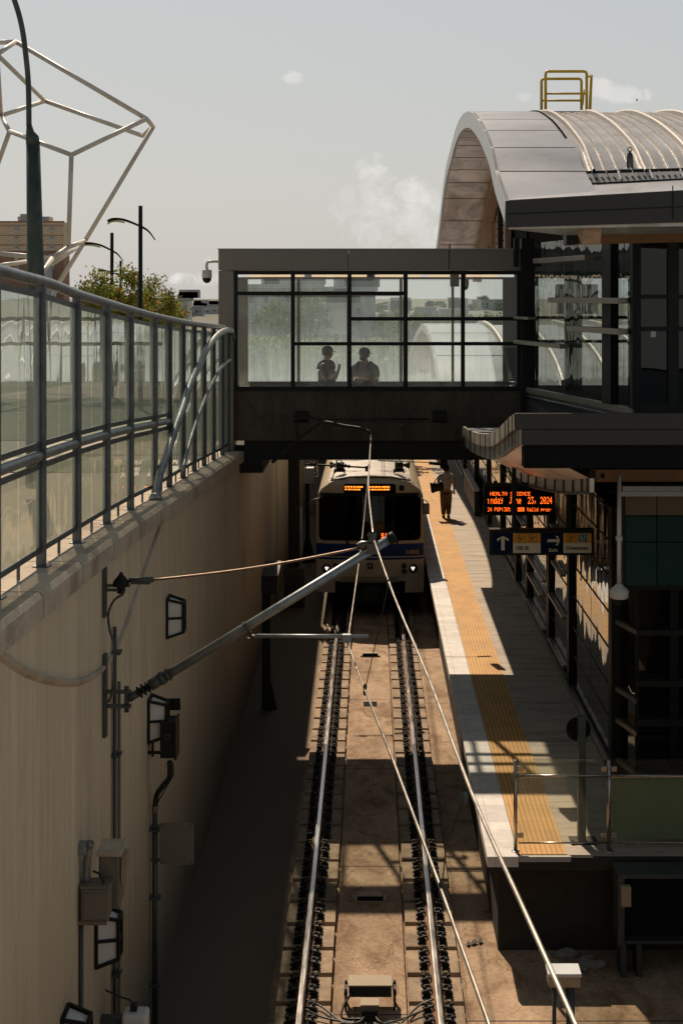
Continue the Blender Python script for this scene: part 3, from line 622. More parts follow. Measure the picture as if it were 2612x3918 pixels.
fpatch(300, 1215, 575, 600, 'windscreen_seal', 'black', .022)
for x0, x1, y0, y1 in ((330, 440, 700, 790), (860, 990, 720, 760)): fpatch(x0, x1, y0, y1, 'cab_panel', 'steel_dark', .012, 3, parent=ws)
fpatch(264, 1256, 1040, 1155, 'blue_band', 'blue_paint', .006, 24); fpatch(264, 1256, 1167, 1186, 'blue_stripe', 'blue_paint', .006, 24)
ds = fpatch(515, 1000, 488, 580, 'destination_display', 'black_matte', .02, round_=.07)
# half-lit amber rows, as the shutter caught them
m = MB(); random.seed(3)
for j, (y0, y1) in enumerate(((509, 521), (533, 545))):
    x = 527
    while x < 920:
        w = random.choice((14, 20, 26))
        if not (655 < x < 685 and j == 1) and not (690 < x < 735): 
            a, b = tx(x), tx(x+w); ztop, zbot = tz(y0), tz(y1); yy = fy(a, ztop)-.026
            m.quad((a, yy, zbot), (b, yy, zbot), (b, yy, ztop), (a, yy, ztop))
        x += w+random.choice((4, 6, 9))
m.build('lit_lettering', 'led_train', ds)
fpatch(1028, 1075, 505, 552, 'roof_marker', 'black', .02, 3, round_=.03)
fpatch(495, 1027, 1330, 1392, 'grille', 'cream_paint', .03, 8)
m = MB()
for k in range(4): zz = tz(1340+14*k); m.box(tx(503), tx(1019), DT-.036, DT-.03, zz-.012, zz-.002)
m.build('grille_slot', 'black', tr)
fpatch(438, 1085, 1386, 1500, 'coupler_recess', 'black_matte', .012, 8)
def lamp(cx, cy, r, name, mat, ring='black', base=True):
    x, z = tx(cx), tz(cy); y = fy(x, z); m = MB(); m.lathe((x, y+.01, z), [(r*1.25, 0), (r*1.25, .03), (r*1.0, .04), (r*.95, .02)], 20, (0, -1, 0)); h = m.build(name, ring, tr)
    m = MB(); m.lathe((x, y-.012, z), [(r*.95, 0), (r*.8, .012), (r*.4, .02), (0, .022)], 18, (0, -1, 0)); m.build('lens', mat, h)
    return h, x, y, z
pm('red_lens', (.16, .012, .012), .25, var=.1, bump=0); pm('reflector', (.30, .30, .27), .15, metal=1, var=.3, scale=20, bump=.4)
for cx, cy in ((360, 1270), (1157, 1270)):
    h, x, y, z = lamp(cx, cy, .092, 'headlight', 'reflector')
    for dx, dz in ((-.024, .018), (.024, .018), (0, -.024)):
        m = MB(); m.lathe((x+dx, y-.035, z+dz), [(.021, 0), (.017, .006), (0, .008)], 10, (0, -1, 0)); m.build('bulb', 'headlamp', h)
for cx, cy in ((440, 1243), (1073, 1243), (1075, 1295)): lamp(cx, cy, .052, 'tail_light', 'red_lens')
fpatch(320, 470, 1215, 1320, 'lamp_surround', 'cream_paint', .004, 4); fpatch(1040, 1200, 1215, 1322, 'lamp_surround', 'cream_paint', .004, 4)
fpatch(733, 787, 1215, 1268, 'fog_lamp_box', 'black', .015, 3); lamp(759, 1242, .045, 'centre_lamp', 'reflector', 'galv')
x0 = tx(1100); text_mesh('1002', .1, 'fleet_number', 'lettering_orange', tr, (x0, fy(1.05, 1.35)-.035, tz(1136)), (1, .14, .0), (0, 0, 1), (1212-1100)*.00266, .095)
m = MB(); m.box(tx(845), tx(985), DT+.01, DT+.03, tz(990), tz(932)); m.build('run_display', 'black_matte', tr)
text_mesh('51', .1, 'run_number', 'led', tr, (tx(862), DT-.012, tz(985)), (1, 0, 0), (0, 0, 1), .135, .12)
for a, b in (((355, 862), (555, 1020)), ((1180, 850), (1010, 1015))):
    m = MB(); pa = Vector((tx(a[0]), fy(tx(a[0]), tz(a[1]))-.05, tz(a[1]))); pb = Vector((tx(b[0]), fy(tx(b[0]), tz(b[1]))-.05, tz(b[1])))
    m.bar(pa, pb, .03, .015); m.bar(lerp(pa, pb, .25)+Vector((0, -.02, .02)), pb, .015, .015); m.cyl(pb+Vector((0, .05, -.02)), pb+Vector((0, -.03, -.02)), .03, .03); m.build('wiper', 'black', tr)
for s, pts, cx0, cx1 in ((-1, ((330, 590), (305, 618), (225, 632), (203, 655), (203, 700)), 196, 250), (1, ((1190, 590), (1215, 615), (1270, 635), (1293, 660), (1295, 700)), 1246, 1308)):
    P3 = [(tx(a), fy(s*1.2, tz(b))-.03 if i < 2 else DT-.02, tz(b)) for i, (a, b) in enumerate(pts)]
    m = MB(); m.tube(smooth_pts(P3, 4), .012, 7); arm = m.build('mirror_arm', 'galv', tr)
    m = MB(); m.box(tx(cx0), tx(cx1), DT-.03, DT+.03, tz(765), tz(662)); mr = m.build('mirror', 'yellow_rail' if False else 'black', tr, .02)
    m = MB(); m.box(tx(cx0+7), tx(cx1-7), DT-.034, DT-.031, tz(757), tz(670)); m.build('mirror_mesh', 'mirror_yellow' if 'mirror_yellow' in M else 'brass_dark', mr)
for cx, sgn in ((485, -1), (1030, 1)):            # twin horns on a bracket
    x = tx(cx)*37.2/36.3; y = 37.3; z = 3.22
    t = MB(); t.box(x-.13, x+.13, y-.1, y+.12, z, z+.06); t.box(x-.11, x+.10, y-.06, y+.1, z+.06, z+.24); t.box(x-.15, x-.11, y-.11, y-.08, z-.03, z+.08); t.box(x+.09, x+.13, y-.11, y-.08, z-.03, z+.08)
    q = t.build('roof_unit', 'black', tr, .015)
    m = MB(); m.lathe((x-sgn*-.16, y-.02, z+.17), [(.03, -.06), (.05, 0), (.085, .07), (.09, .09)], 12, (sgn, -.3, 0)); m.lathe((x-.02, y-.1, z+.24), [(.07, -.05), (.08, .02), (.06, .05)], 12, (0, -1, 0)); m.build('horn', 'steel_dark', q)
    m = MB(); m.box(x-.1, x+.08, y-.07, y-.06, z+.1, z+.13); m.build('unit_band', 'galv_dark', q)
m = MB(); m.box(-.35, .35, DT-.05, DT+.3, .12, .42); m.box(-.12, .12, DT-.35, DT-.05, .34, .56); m.box(-.2, .2, DT-.42, DT-.35, .28, .6); m.build('coupler', 'steel_dark', tr, .02)
m = MB(); 
for k in range(11): x = -.2+.04*k; m.bar((x-.015, DT-.015, .57), (x+.015, DT-.015, .63), .012, .01)
m.build('coupler_plate', 'brass_dark', tr)
m = MB(); m.box(-1.05, 1.05, DT+.5, DT+3.2, .05, .36); m.box(-.95, .95, DT+.2, DT+.5, .15, .36); m.build('underframe', 'black_matte', tr)
for s in (-1, 1):
    for yy in (1.2, 3.0):
        m = MB(); m.cyl((s*.70, DT+yy, .36), (s*.82, DT+yy, .36), .36, .36, 20); m.build('wheel', 'steel_dark', tr)
# side windows and doors as the flank shows them
for s in (-1, 1):
    for k in range(8):
        y = DT+1.6+2.6*k; m = MB(); m.box(s*HW-.004, s*HW+.006, y, y+1.6, 1.75, 2.55); m.build('side_window', 'dark_glass', tr)
    m = MB(); m.box(s*HW-.002, s*HW+.004, DT+1, DT+LEN, 1.26, 1.56); m.build('side_stripe', 'blue_paint', tr)

# ================================================================== the footbridge across the trench
YB0, YB1 = 27.2, 29.75
def bx(u): return (u-CU)/125.0
def bz(v): return CZ-(v-CV)/125.0
tb = thing('footbridge', (0, 28.4, 4.64), 'enclosed glass sided footbridge with a grey roof fascia crossing above the track', 'bridge')
XR = bx(1197)
for a, b in ((502, 799.3), (800.6, 1030.5), (1031.8, 1197)):
    m = MB(); m.box(bx(a), bx(b), YB0-.06, YB0+.42, bz(620), bz(573)); m.build('roof_fascia', 'bridge_panel', tb, .008)
m = MB(); m.box(bx(500.5), bx(1197), YB0-.075, YB0+.45, bz(573)+.002, bz(573)+.022); m.build('roof_flashing', 'galv_soft', tb)
m = MB(); m.box(bx(1030), bx(1035), YB0-.02, YB0+.05, bz(573)+.022, bz(560)); m.build('lightning_rod', 'bridge_panel', tb)
m = MB(); m.box(bx(502), XR, YB1-.3, YB1+.06, 8.12, 8.5); m.build('rear_fascia', 'bridge_panel', tb)
m = MB(); m.box(bx(502), bx(537), YB0-.04, YB0+.42, cz(27)-.1, bz(621)); m.build('end_pilaster', 'bridge_panel', tb, .008)
m = MB(); m.quad((bx(502), YB0+.42, 8.3), (XR, YB0+.42, 8.3), (XR, YB1-.3, 8.3), (bx(502), YB1-.3, 8.3)); m.build('roof_glazing', 'roof_glazing', tb)
for x in (-2.4, -1.3, -.2, .9, 2.0):
    m = MB(); m.box(x-.03, x+.03, YB0+.42, YB1-.3, 8.16, 8.29); m.build('roof_purlin', 'bridge_panel', tb)
m = MB(); m.box(bx(536), bx(1197), YB0, YB0+.25, bz(1012), bz(897)); m.build('concrete_parapet', 'bridge_concrete', tb)
m = MB(); m.box(bx(536), bx(1300), YB0+.25, YB1, 4.66, 4.9); m.build('deck', 'bridge_concrete', tb)
m = MB(); m.box(bx(560), bx(1300), YB0+.06, YB1-.05, bz(1057), bz(1012)-.002); m.build('edge_beam', 'dark_beam', tb)
m = MB(); m.box(bx(530), bx(603), YB0-.02, YB1, bz(1086), bz(1040)); m.build('bearing', 'dark_beam', tb)
m = MB(); m.box(bx(536), bx(1197), YB1-.2, YB1, 4.9, 5.95); m.build('rear_parapet', 'bridge_concrete', tb)
fr = MB(); yf0, yf1 = YB0-.045, YB0+.05
V = lambda u0, u1, v0, v1: fr.box(bx(u0), bx(u1), yf0, yf1, bz(v1), bz(v0))
H = lambda u0, u1, v0, v1: fr.box(bx(u0), bx(u1), yf0+.004, yf1-.004, bz(v1), bz(v0))
V(538, 546, 621, 897); V(668, 677, 621, 897); V(798, 807, 621, 897); V(926, 936, 621, 897); V(1058, 1067, 621, 897); V(1186, 1197, 621, 897)
H(539, 1196, 621.5, 630); H(539, 1196, 887, 896.5); H(539, 936, 669, 677.5); H(800, 1190, 727.5, 736); H(670, 1190, 785, 793)
wf = fr.build('window_frame', 'black', tb)
for (u0, u1), rows in (((546, 668), ((630, 669), (677.5, 887))), ((677, 798), ((630, 669), (677.5, 785), (793, 887))), ((807, 926), ((630, 669), (677.5, 727.5), (736, 785), (793, 887))), ((936, 1058), ((630, 727.5), (736, 785), (793, 887))), ((1067, 1186), ((630, 727.5), (736, 785), (793, 887)))):
    for v0, v1 in rows:
        m = MB(); m.quad((bx(u0), YB0, bz(v1)), (bx(u1), YB0, bz(v1)), (bx(u1), YB0, bz(v0)), (bx(u0), YB0, bz(v0))); m.build('pane', 'bridge_glass', wf)
# rear windows
m = MB(); kk = F/29.7; ux = lambda u: (u-CU)/kk; vz = lambda v: CZ-(v-CV)/kk
for u0, u1 in ((540, 569), (682, 688.5), (796, 800), (917, 924), (1036, 1042), (1154, 1200)): m.box(ux(u0), ux(u1), 29.66, 29.72, 5.95, vz(640))
for v0, v1, a, b in ((636, 641, 540, 1197), (877, 884, 540, 1197), (672, 679, 569, 917)): m.box(ux(a), ux(b), 29.664, 29.716, vz(v1), vz(v0))
rf = m.build('rear_window_frame', 'bridge_panel', tb)
ed = [569, 682, 796, 917, 1036, 1154]
for a, b in zip(ed[:-1], ed[1:]):
    m = MB(); m.quad((ux(a), 29.69, vz(878)), (ux(b), 29.69, vz(878)), (ux(b), 29.69, vz(640)), (ux(a), 29.69, vz(640))); m.build('rear_pane', 'rear_glass', rf)
# ceiling tubes
for u0, u1 in ((572, 699), (716, 842), (861, 968), (984, 1062), (1070, 1142)):
    m = MB(); kq = F/29.3; m.box((u0-CU)/kq, (u1-CU)/kq, 29.22, 29.34, CZ-(635.5-CV)/kq, CZ-(630.5-CV)/kq); tag(m.build('ceiling_light', 'warm_tube'), 'warm lit strip light under the footbridge roof', 'ceiling light', 'strip lights inside the footbridge')
def dome_cam(p, r, arm, label, mat='galv_soft', wallx=None):
    t = thing('dome_camera', p, label, 'security camera'); p = Vector(p)
    m = MB(); m.lathe(p, [(r*.5, r*1.9), (r*1.0, r*1.75), (r*1.05, r*.3), (r*.95, r*.1)], 18); m.build('housing', mat, t)
    m = MB(); m.lathe(p, [(r*.93, r*.1), (r*.9, -r*.3), (r*.65, -r*.75), (0.01, -r*1.0)], 18); m.build('dome', 'black', t)
    if arm: m = MB(); m.tube(smooth_pts([p+Vector(a) for a in arm], 5), r*.3, 8); m.build('arm', mat, t)
    return t
dome_cam(W(475, 639, 27.1), .088, [(0, 0, .15), (0, 0, .27), (.06, 0, .31), (.24, .05, .31)], 'white dome security camera on a gooseneck arm at the left corner of the footbridge', 'white_tube')
dome_cam(W(1067, 657, 27.9), .075, [(0, 0, .1), (0, 0, .3), (0, 0, .42)], 'dark dome security camera hanging inside the footbridge window', 'wood_pale')
m = MB(); p = W(1043, 646, 28.6); m.box(p.x-.08, p.x+.09, p.y-.1, p.y+.1, p.z-.1, p.z+.3); tag(m.build('speaker_box', 'box_beige', None, .01), 'small grey box under the footbridge ceiling beside the dark dome camera', 'speaker')
# overhead line gear fixed to the bridge face
t = thing('bridge_line_bracket', W(770, 975, 27.1), 'curved black pipe bracket on the footbridge beam holding the overhead wire', 'bracket')
Db = 27.12; m = MB(); m.tube(smooth_pts([W(625, 1062, Db-.0), W(690, 1005, Db-.3), W(733, 973, Db-.5), W(752, 970, Db-.6), W(790, 978, Db-.75), W(830, 984, Db-.9), W(849, 993, Db-1)], 5), .03, 8); m.build('pipe', 'steel_dark', t)
for u in (692, 1008):
    m = MB(); p = W(u, 955, 27.17); m.box(p.x-.12, p.x+.12, 27.08, 27.2, p.z-.08, p.z+.09); m.box(p.x-.15, p.x+.15, 27.15, 27.19, p.z-.12, p.z-.09); m.build('anchor_plate', 'black', t, .01)
m = MB(); m.tube([W(713, 958, 27.05), W(742, 968, 26.7)], .014, 6); m.tube([W(735, 964, 27.15), W(985, 962, 27.15)], .012, 6); m.tube([W(864, 989, 26.2), W(985, 962, 27.1)], .006, 5); m.tube([W(688, 958, 27.1), W(682, 975, 27.1), W(682, 1020, 27.15)], .016, 6); m.build('stay', 'steel_dark', t)
m = MB(); q = W(852, 997, 26.15); m.lathe(q, [(.03, -.07), (.05, -.04), (.03, 0), (.05, .03), (.03, .07)], 10); m.build('clamp', 'galv_dark', t)
# ================================================================== overhead line and wall gear
def ins(mb, a, b, r, n=4):
    a = Vector(a); b = Vector(b); L = (b-a).length; pr = []
    for i in range(n):
        h = L*i/n; pr += [(r*.5, h), (r, h+L*.12/n*2), (r, h+L*.35/n), (r*.5, h+L*.7/n)]
    mb.lathe(a, pr, 12, b-a)
Dk = 13.3
wl = lambda v: Vector((XW, Dk, CZ-(v-CV)*Dk/F))
tc = thing('overhead_cantilever', (XW, Dk, 3.9), 'grey cantilever pole reaching from the wall up over the track to carry the overhead wires', 'cantilever')
A = W(296, 1605, Dk); B = W(902, 1234, Dk)
m = MB(); a2 = lerp(A, B, .115); m.cyl(a2, B, .042, .040, 14); m.build('pole', 'galv', tc)
m = MB(); ins(m, lerp(A, B, .035), lerp(A, B, .082), .058, 3); m.build('insulator', 'black', tc)
m = MB()
for t0, t1, r in ((0, .035, .036), (.082, .12, .052), (.12, .135, .06), (.145, .152, .06)): m.cyl(lerp(A, B, t0), lerp(A, B, t1), r, r, 12)
m.build('coupling', 'galv_dark', tc)
m = MB(); wA = Vector((XW, Dk, A.z+.02)); m.box(XW, XW+.035, Dk-.05, Dk+.05, A.z-.34, A.z+.40); m.box(XW+.03, A.x+.02, Dk-.03, Dk+.03, A.z+.05, A.z+.075); m.box(XW+.03, A.x+.02, Dk-.03, Dk+.03, A.z-.08, A.z-.055); m.cyl((A.x-.02, Dk, A.z-.12), (A.x-.02, Dk, A.z+.11), .022, .022); m.build('wall_bracket', 'galv_dark', tc)
m = MB(); e = lerp(A, B, .985); m.cyl(e, B+(B-A).normalized()*.02, .052, .052, 12); m.build('end_cap', 'black', tc)
s = lerp(A, B, .47)
m = MB(); a = W(590, 1461, Dk); b = W(846, 1462, Dk); m.cyl(a, b, .018, .018, 10); m.cyl(W(575, 1461, Dk), a, .012, .012); sa = m.build('steady_arm', 'galv', tc)
m = MB(); c = W(565, 1440, Dk); m.lathe(c, [(.05, -.012), (.05, .012)], 12, B-A); m.cyl(W(563, 1432, Dk), W(576, 1464, Dk), .012, .012); m.lathe(W(572, 1458, Dk)-Vector((0, .02, 0)), [(.03, 0), (.03, .04)], 10, (0, 1, 0)); m.build('hinge', 'galv_dark', sa)
m = MB(); p = W(798, 1464, Dk); m.box(p.x-.05, p.x+.035, p.y-.03, p.y+.03, p.z-.045, p.z+.03); m.build('wire_clamp', 'galv', sa, .008)
m = MB(); p = W(855, 1258, Dk); m.box(p.x-.05, p.x+.05, Dk-.05, Dk+.05, p.z-.05, p.z+.04); m.lathe(p+Vector((0, 0, .03)), [(.035, 0), (.055, .03), (.03, .05), (.05, .08), (.028, .11)], 12); m.lathe(p+Vector((-.09, 0, .02)), [(.03, -.05), (.045, 0), (.03, .05)], 10, (1, 0, .25)); m.build('head_clamp', 'brass_dark', tc)
# stay rod
S0 = W(330, 1334, Dk); S1 = W(838, 1256, Dk)
t = thing('stay_rod', (XW, Dk, S0.z), 'thin bright stay rod running from the upper wall bracket to the cantilever head', 'stay rod')
m = MB(); m.tube([S0+(S1-S0)*i/12+Vector((0, 0, -.035*math.sin(math.pi*i/12))) for i in range(13)], .011, 8); m.build('rod', 'copper_wire', t)
m = MB(); m.cyl(W(296, 1333, Dk), W(352, 1331, Dk), .022, .028); m.box(*sorted((W(300, 0, Dk).x, W(345, 0, Dk).x)), Dk-.02, Dk+.02, S0.z-.03, S0.z+.03); m.build('turnbuckle', 'galv_dark', t)
m = MB(); p = W(278, 1345, Dk); m.lathe(p, [(.035, -.07), (.035, -.02), (.075, .0), (.07, .04), (.045, .07), (.02, .10), (.012, .12)], 14); m.build('insulator', 'black', t)
m = MB(); m.box(XW, XW+.03, Dk-.05, Dk+.05, p.z-.28, p.z+.28); m.box(XW+.02, p.x+.04, Dk-.025, Dk+.025, p.z-.05, p.z-.03); m.box(XW+.02, p.x+.08, Dk-.025, Dk+.025, p.z-.01, p.z+.01); m.build('wall_bracket', 'galv_dark', t)
m = MB(); m.tube(smooth_pts([p+Vector((.02, 0, -.08)), p+Vector((-.06, 0, -.13)), Vector((XW+.05, Dk, p.z-.25)), Vector((XW+.06, Dk, p.z-.4)), Vector((XW+.10, Dk, p.z-.55)), Vector((XW+.09, Dk, p.z-.9)), Vector((XW+.05, Dk, p.z-1.05))], 4), .012, 6); m.build('earth_cable', 'galv_dark', t)
# contact wire and messenger wire
cw = [W(1165, 2500, 5.75), W(1120, 2352, 6.3), W(1010, 2040, 7.75), W(905, 1757, 9.9), W(840, 1592, 11.9), (W(798, 1478, Dk)), (-.11, 18.3, 4.58), (-.02, 27.4, 4.52), (0, 40, 4.5), (0, 60, 4.5)]
m = MB(); m.tube(cw, .0075, 8); m.tube([Vector(p)+Vector((0, 0, .012)) for p in cw[:5]], .009, 8); o = m.build('contact_wire', 'wire'); tag(o, 'lower overhead contact wire running above the middle of the track', 'overhead wire')
mw = [W(1345, 2420, 4.12), W(1320, 2352, 4.28), W(1190, 2062, 5.15), W(1082, 1820, 6.4), W(985, 1560, 8.6), W(905, 1370, 11.2), W(858, 1238, Dk)]
mw2 = [mw[-1], W(846, 1120, 17), W(849, 1050, 21.5), W(852, 1000, 26.1)]
m = MB(); m.tube(smooth_pts(mw, 3), .0085, 8); m.tube(smooth_pts(mw2, 4), .0095, 8); m.tube([W(852, 1000, 26.1), (0, 30, 4.62), (0, 60, 5.0)], .008, 6); o = m.build('messenger_wire', 'wire'); tag(o, 'thicker upper overhead wire passing over the cantilever head', 'overhead wire')
for a, b, lab in (((838, 1586, 12.0), (893, 1340, 11.7), 'thin dropper wire hanging from the upper wire just before the cantilever'), ((1014, 2045, 7.72), (1066, 1832, 6.75), 'dropper wire with a clamp nearest the viewer'), ((829, 1245, 18.6), (847, 1072, 20), 'thin dropper wire in front of the train windscreen')):
    t = thing('dropper', W(*a), lab, 'dropper wire'); m = MB(); pa, pb = W(*a), W(*b); 
    m.tube([pa, lerp(pa, pb, .5)+Vector((-.03 if a[1] > 2000 else 0, 0, 0)), pb], .004, 6); m.build('cable', 'steel_dark', t)
    m = MB(); m.lathe(pa-Vector((0, 0, .04)), [(.012, 0), (.018, .02), (.012, .05), (.018, .07), (.01, .09)], 8); m.build('clamp', 'galv_dark', t); m = MB(); m.lathe(pb-Vector((0, 0, .03)), [(.012, 0), (.02, .03), (.012, .06)], 8); m.build('clamp', 'galv_dark', t)
# second line gear just beyond the bridge
t = thing('rear_line_bracket', W(820, 1070, 31), 'insulated wire bracket just behind the footbridge above the train roof', 'bracket')
Dr = 30.6; m = MB(); ins(m, W(775, 1066, Dr), W(806, 1072, Dr), .045, 4); ins(m, W(713, 1066, Dr), W(728, 1066, Dr), .05, 2); m.build('insulator', 'black', t)
m = MB(); m.cyl(W(700, 1066, Dr), W(843, 1074, Dr), .018, .018); m.lathe(W(842, 1076, Dr), [(.035, -.06), (.03, .05)], 8); m.build('arm', 'steel_dark', t)
m = MB(); m.tube([W(1015, 1066, Dr), W(985, 1062, Dr), W(868, 1058, Dr)], .010, 6); m.cyl(W(985, 1063, Dr), W(1012, 1066, Dr), .035, .035); m.build('stay', 'steel_dark', t)
m = MB(); p = W(1018, 1075, 30.0); m.box(p.x-.07, p.x+.08, 29.95, 30.06, p.z+.0, p.z+.4); tag(m.build('hanging_bracket', 'black', None, .01), 'black steel bracket hanging under the footbridge above the walking person', 'bracket')

# ------------------------------------------------------------------ wall lights
def wall_light(u, v, label, s=1.0):
    Y = F*XW/(u-CU); z = CZ-(v-CV)*Y/F; t = thing('wall_light', (XW, Y, z-.23), label, 'wall light', 'bulkhead lights along the retaining wall')
    # deep black body, tapering towards the front, with four-part cage over a milky lens
    x0, x1 = XW, XW+.20*s; hy, hz = .13*s, .235*s; fy_, fz = .085*s, .17*s
    m = MB(); m.hexa([(x0, Y-hy, z-hz), (x0+.02, Y-hy, z-hz), (x0+.02, Y+hy, z-hz), (x0, Y+hy, z-hz), (x0, Y-hy, z+hz), (x0+.02, Y-hy, z+hz), (x0+.02, Y+hy, z+hz), (x0, Y+hy, z+hz)])
    m.build('back_plate', 'black', t, .01)
    def ring(x, k): 
        a, b = lerp(hy, fy_, k), lerp(hz-.01, fz, k); return [Vector((x, Y-a, z-b)), Vector((x, Y+a, z-b)), Vector((x, Y+a, z+b)), Vector((x, Y-a, z+b))]
    L = MB(); A, B = ring(x0+.02, .0), ring(x1-.015, 1)
    A = [Vector((p.x, Y+(p.y-Y)*.9, z+(p.z-z)*.93)) for p in A]; B = [Vector((p.x, Y+(p.y-Y)*.9, z+(p.z-z)*.93)) for p in B]
    L.hexa([A[0], A[1], B[1], B[0], A[3], A[2], B[2], B[3]]); L.build('lens', 'lens', t)
    G = MB(); A, B = ring(x0+.01, 0), ring(x1, 1)
    for i in range(4): G.bar(A[i], B[i], .028, .028); G.bar(B[i], B[(i+1) % 4], .028, .028); G.bar(A[i], A[(i+1) % 4], .04, .03)
    for sy in (0, 1): G.bar((A[0] if sy == 0 else A[1])*.5+(A[3] if sy == 0 else A[2])*.5, (B[0] if sy == 0 else B[1])*.5+(B[3] if sy == 0 else B[2])*.5, .028, .024)
    G.bar(B[0]*.5+B[3]*.5, B[1]*.5+B[2]*.5, .028, .024); G.build('cage', 'black', t)
wall_light(384, 1416, 'black caged wall light with milky lens highest on the wall below the stay rod')
wall_light(342, 1651, 'black caged wall light directly in front of the black equipment box')
wall_light(223, 2150, 'black caged wall light partly hidden behind the beige floodlight housings')
wall_light(146, 2392, 'black caged wall light cut by the lower edge of the photo')
# conduits
def at_wall(u, v, off=0): return WX(u, v, XW+off)
Yc1 = F*(XW+.04)/(266-CU)
t = thing('conduit', (XW+.04, Yc1, GZ), 'thin twin steel conduit running down the wall below the cantilever bracket', 'conduit')
m = MB(); m.tube([(XW+.03, Yc1, GZ), (XW+.03, Yc1, CZ-(1440-CV)*Yc1/F)], .018, 8); m.build('pipe', 'galv_dark', t)
m = MB(); m.tube([(XW+.06, Yc1+.06, GZ), (XW+.06, Yc1+.06, CZ-(1570-CV)*Yc1/F)], .016, 8); m.build('pipe', 'box_beige', t)
for v in (1500, 1735, 2010, 2240):
    z = CZ-(v-CV)*Yc1/F; m = MB(); m.box(XW, XW+.085, Yc1-.04, Yc1+.1, z-.012, z+.012); m.build('clip', 'galv_dark', t)
Yc2 = F*(XW+.06)/(356-CU)
t = thing('conduit', (XW+.06, Yc2, GZ), 'steel conduit with a black hose on top running down the wall to the floor', 'conduit')
ztop = CZ-(1868-CV)*Yc2/F; zb = CZ-(1735-CV)*Yc2/F
m = MB(); m.tube([(XW+.06, Yc2, GZ), (XW+.06, Yc2, ztop)], .03, 10); m.build('pipe', 'galv_dark', t)
m = MB(); m.cyl((XW+.06, Yc2, ztop), (XW+.06, Yc2, ztop+.08), .036, .036); m.build('coupling', 'box_beige', t)
m = MB(); m.tube(smooth_pts([(XW+.06, Yc2, ztop+.06), (XW+.08, Yc2, ztop+.2), (XW+.17, Yc2-.1, ztop+.34), (XW+.245, Yc2-.2, ztop+.46), (XW+.26, Yc2-.3, zb+.02)], 5), .03, 10); m.build('hose', 'rubber_hose', t)
m = MB(); m.tube(smooth_pts([(XW+.09, Yc2-.03, ztop+.12), (XW+.21, Yc2-.14, ztop+.34), (XW+.29, Yc2-.25, ztop+.5), (XW+.30, Yc2-.34, zb+.02)], 5), .007, 6); m.build('cable', 'teal', t)
for v in (1905, 2062, 2262):
    z = CZ-(v-CV)*Yc2/F; m = MB(); m.box(XW, XW+.12, Yc2-.05, Yc2+.05, z-.014, z+.014); m.build('clip', 'galv_dark', t)
# black equipment box behind light two
Yq = 16.0; kq = F/Yq; X_ = lambda u: (u-CU)/kq; Z_ = lambda v: CZ-(v-CV)/kq
t = thing('equipment_box', (XW, Yq, Z_(1738)), 'black equipment box fixed to the wall behind the second caged light', 'equipment box')
m = MB(); m.box(X_(371), X_(403), Yq-.12, Yq+.15, Z_(1735), Z_(1652)); m.build('cabinet', 'black', t, .01)
m = MB(); m.box(X_(403)+.001, X_(408), Yq-.13, Yq+.16, Z_(1738), Z_(1649)); m.build('door', 'steel_dark', t)
m = MB(); m.lathe((X_(388), Yq-.122, Z_(1686)), [(.030, 0), (.030, .004), (.025, .004), (.025, 0)], 20, (0, -1, 0)); m.build('badge', 'grey_plate', t)
m = MB(); m.bar((XW, Yq, Z_(1729)), (X_(371), Yq, Z_(1729)), .03, .03); m.bar((XW, Yq, Z_(1665)), (X_(371), Yq, Z_(1665)), .03, .03); m.cyl((XW+.05, Yq, Z_(1738)), (XW+.05, Yq, Z_(1650)), .014, .014); m.build('bracket', 'steel_dark', t)
Yv = 16.3; kq = F/Yv
t = thing('wall_sign', (XW, Yv, Z_(1633)), 'small black sign plate sticking out above the equipment box', 'sign')
m = MB(); m.box((384-CU)/kq, (414-CU)/kq, Yv, Yv+.02, CZ-(1632-CV)/kq, CZ-(1605-CV)/kq); m.build('plate', 'black', t, .004)
m = MB(); m.bar((XW, Yv+.03, CZ-(1618-CV)/kq), ((400-CU)/kq, Yv+.03, CZ-(1618-CV)/kq), .02, .02); m.build('bracket', 'steel_dark', t)
# grey square sign back on the second conduit
Ys = Yc2-.05; kq = F/Ys
t = thing('sign_back', ((405-CU)/kq, Ys, CZ-(1988-CV)/kq), 'blank grey rounded square sign plate fixed to the wall conduit', 'sign')
x0, x1, z0, z1 = (366-CU)/kq, (445-CU)/kq, CZ-(1987-CV)/kq, CZ-(1890-CV)/kq; r = .03; poly = []
for cx, cz_, a0 in ((x1-r, z1-r, 0), (x0+r, z1-r, 90), (x0+r, z0+r, 180), (x1-r, z0+r, 270)):
    for k in range(5): a = R(a0+22.5*k); poly.append((cx+r*math.cos(a), Ys, cz_+r*math.sin(a)))
m = MB(); m.prism(poly, (0, .006, 0)); m.build('plate', 'grey_plate', t)
m = MB()
for x in (x0+.03, x1-.03):
    for z in (z0+.03, z1-.03): m.cyl((x, Ys-.006, z), (x, Ys+.01, z), .008, .008, 8)
m.build('bolt', 'steel_dark', t)
m = MB(); m.box(XW+.02, x0+.06, Ys+.008, Ys+.03, z1-.06, z1-.03); m.box(XW+.02, x0+.06, Ys+.008, Ys+.03, z0+.03, z0+.06); m.build('strap', 'galv_dark', t)
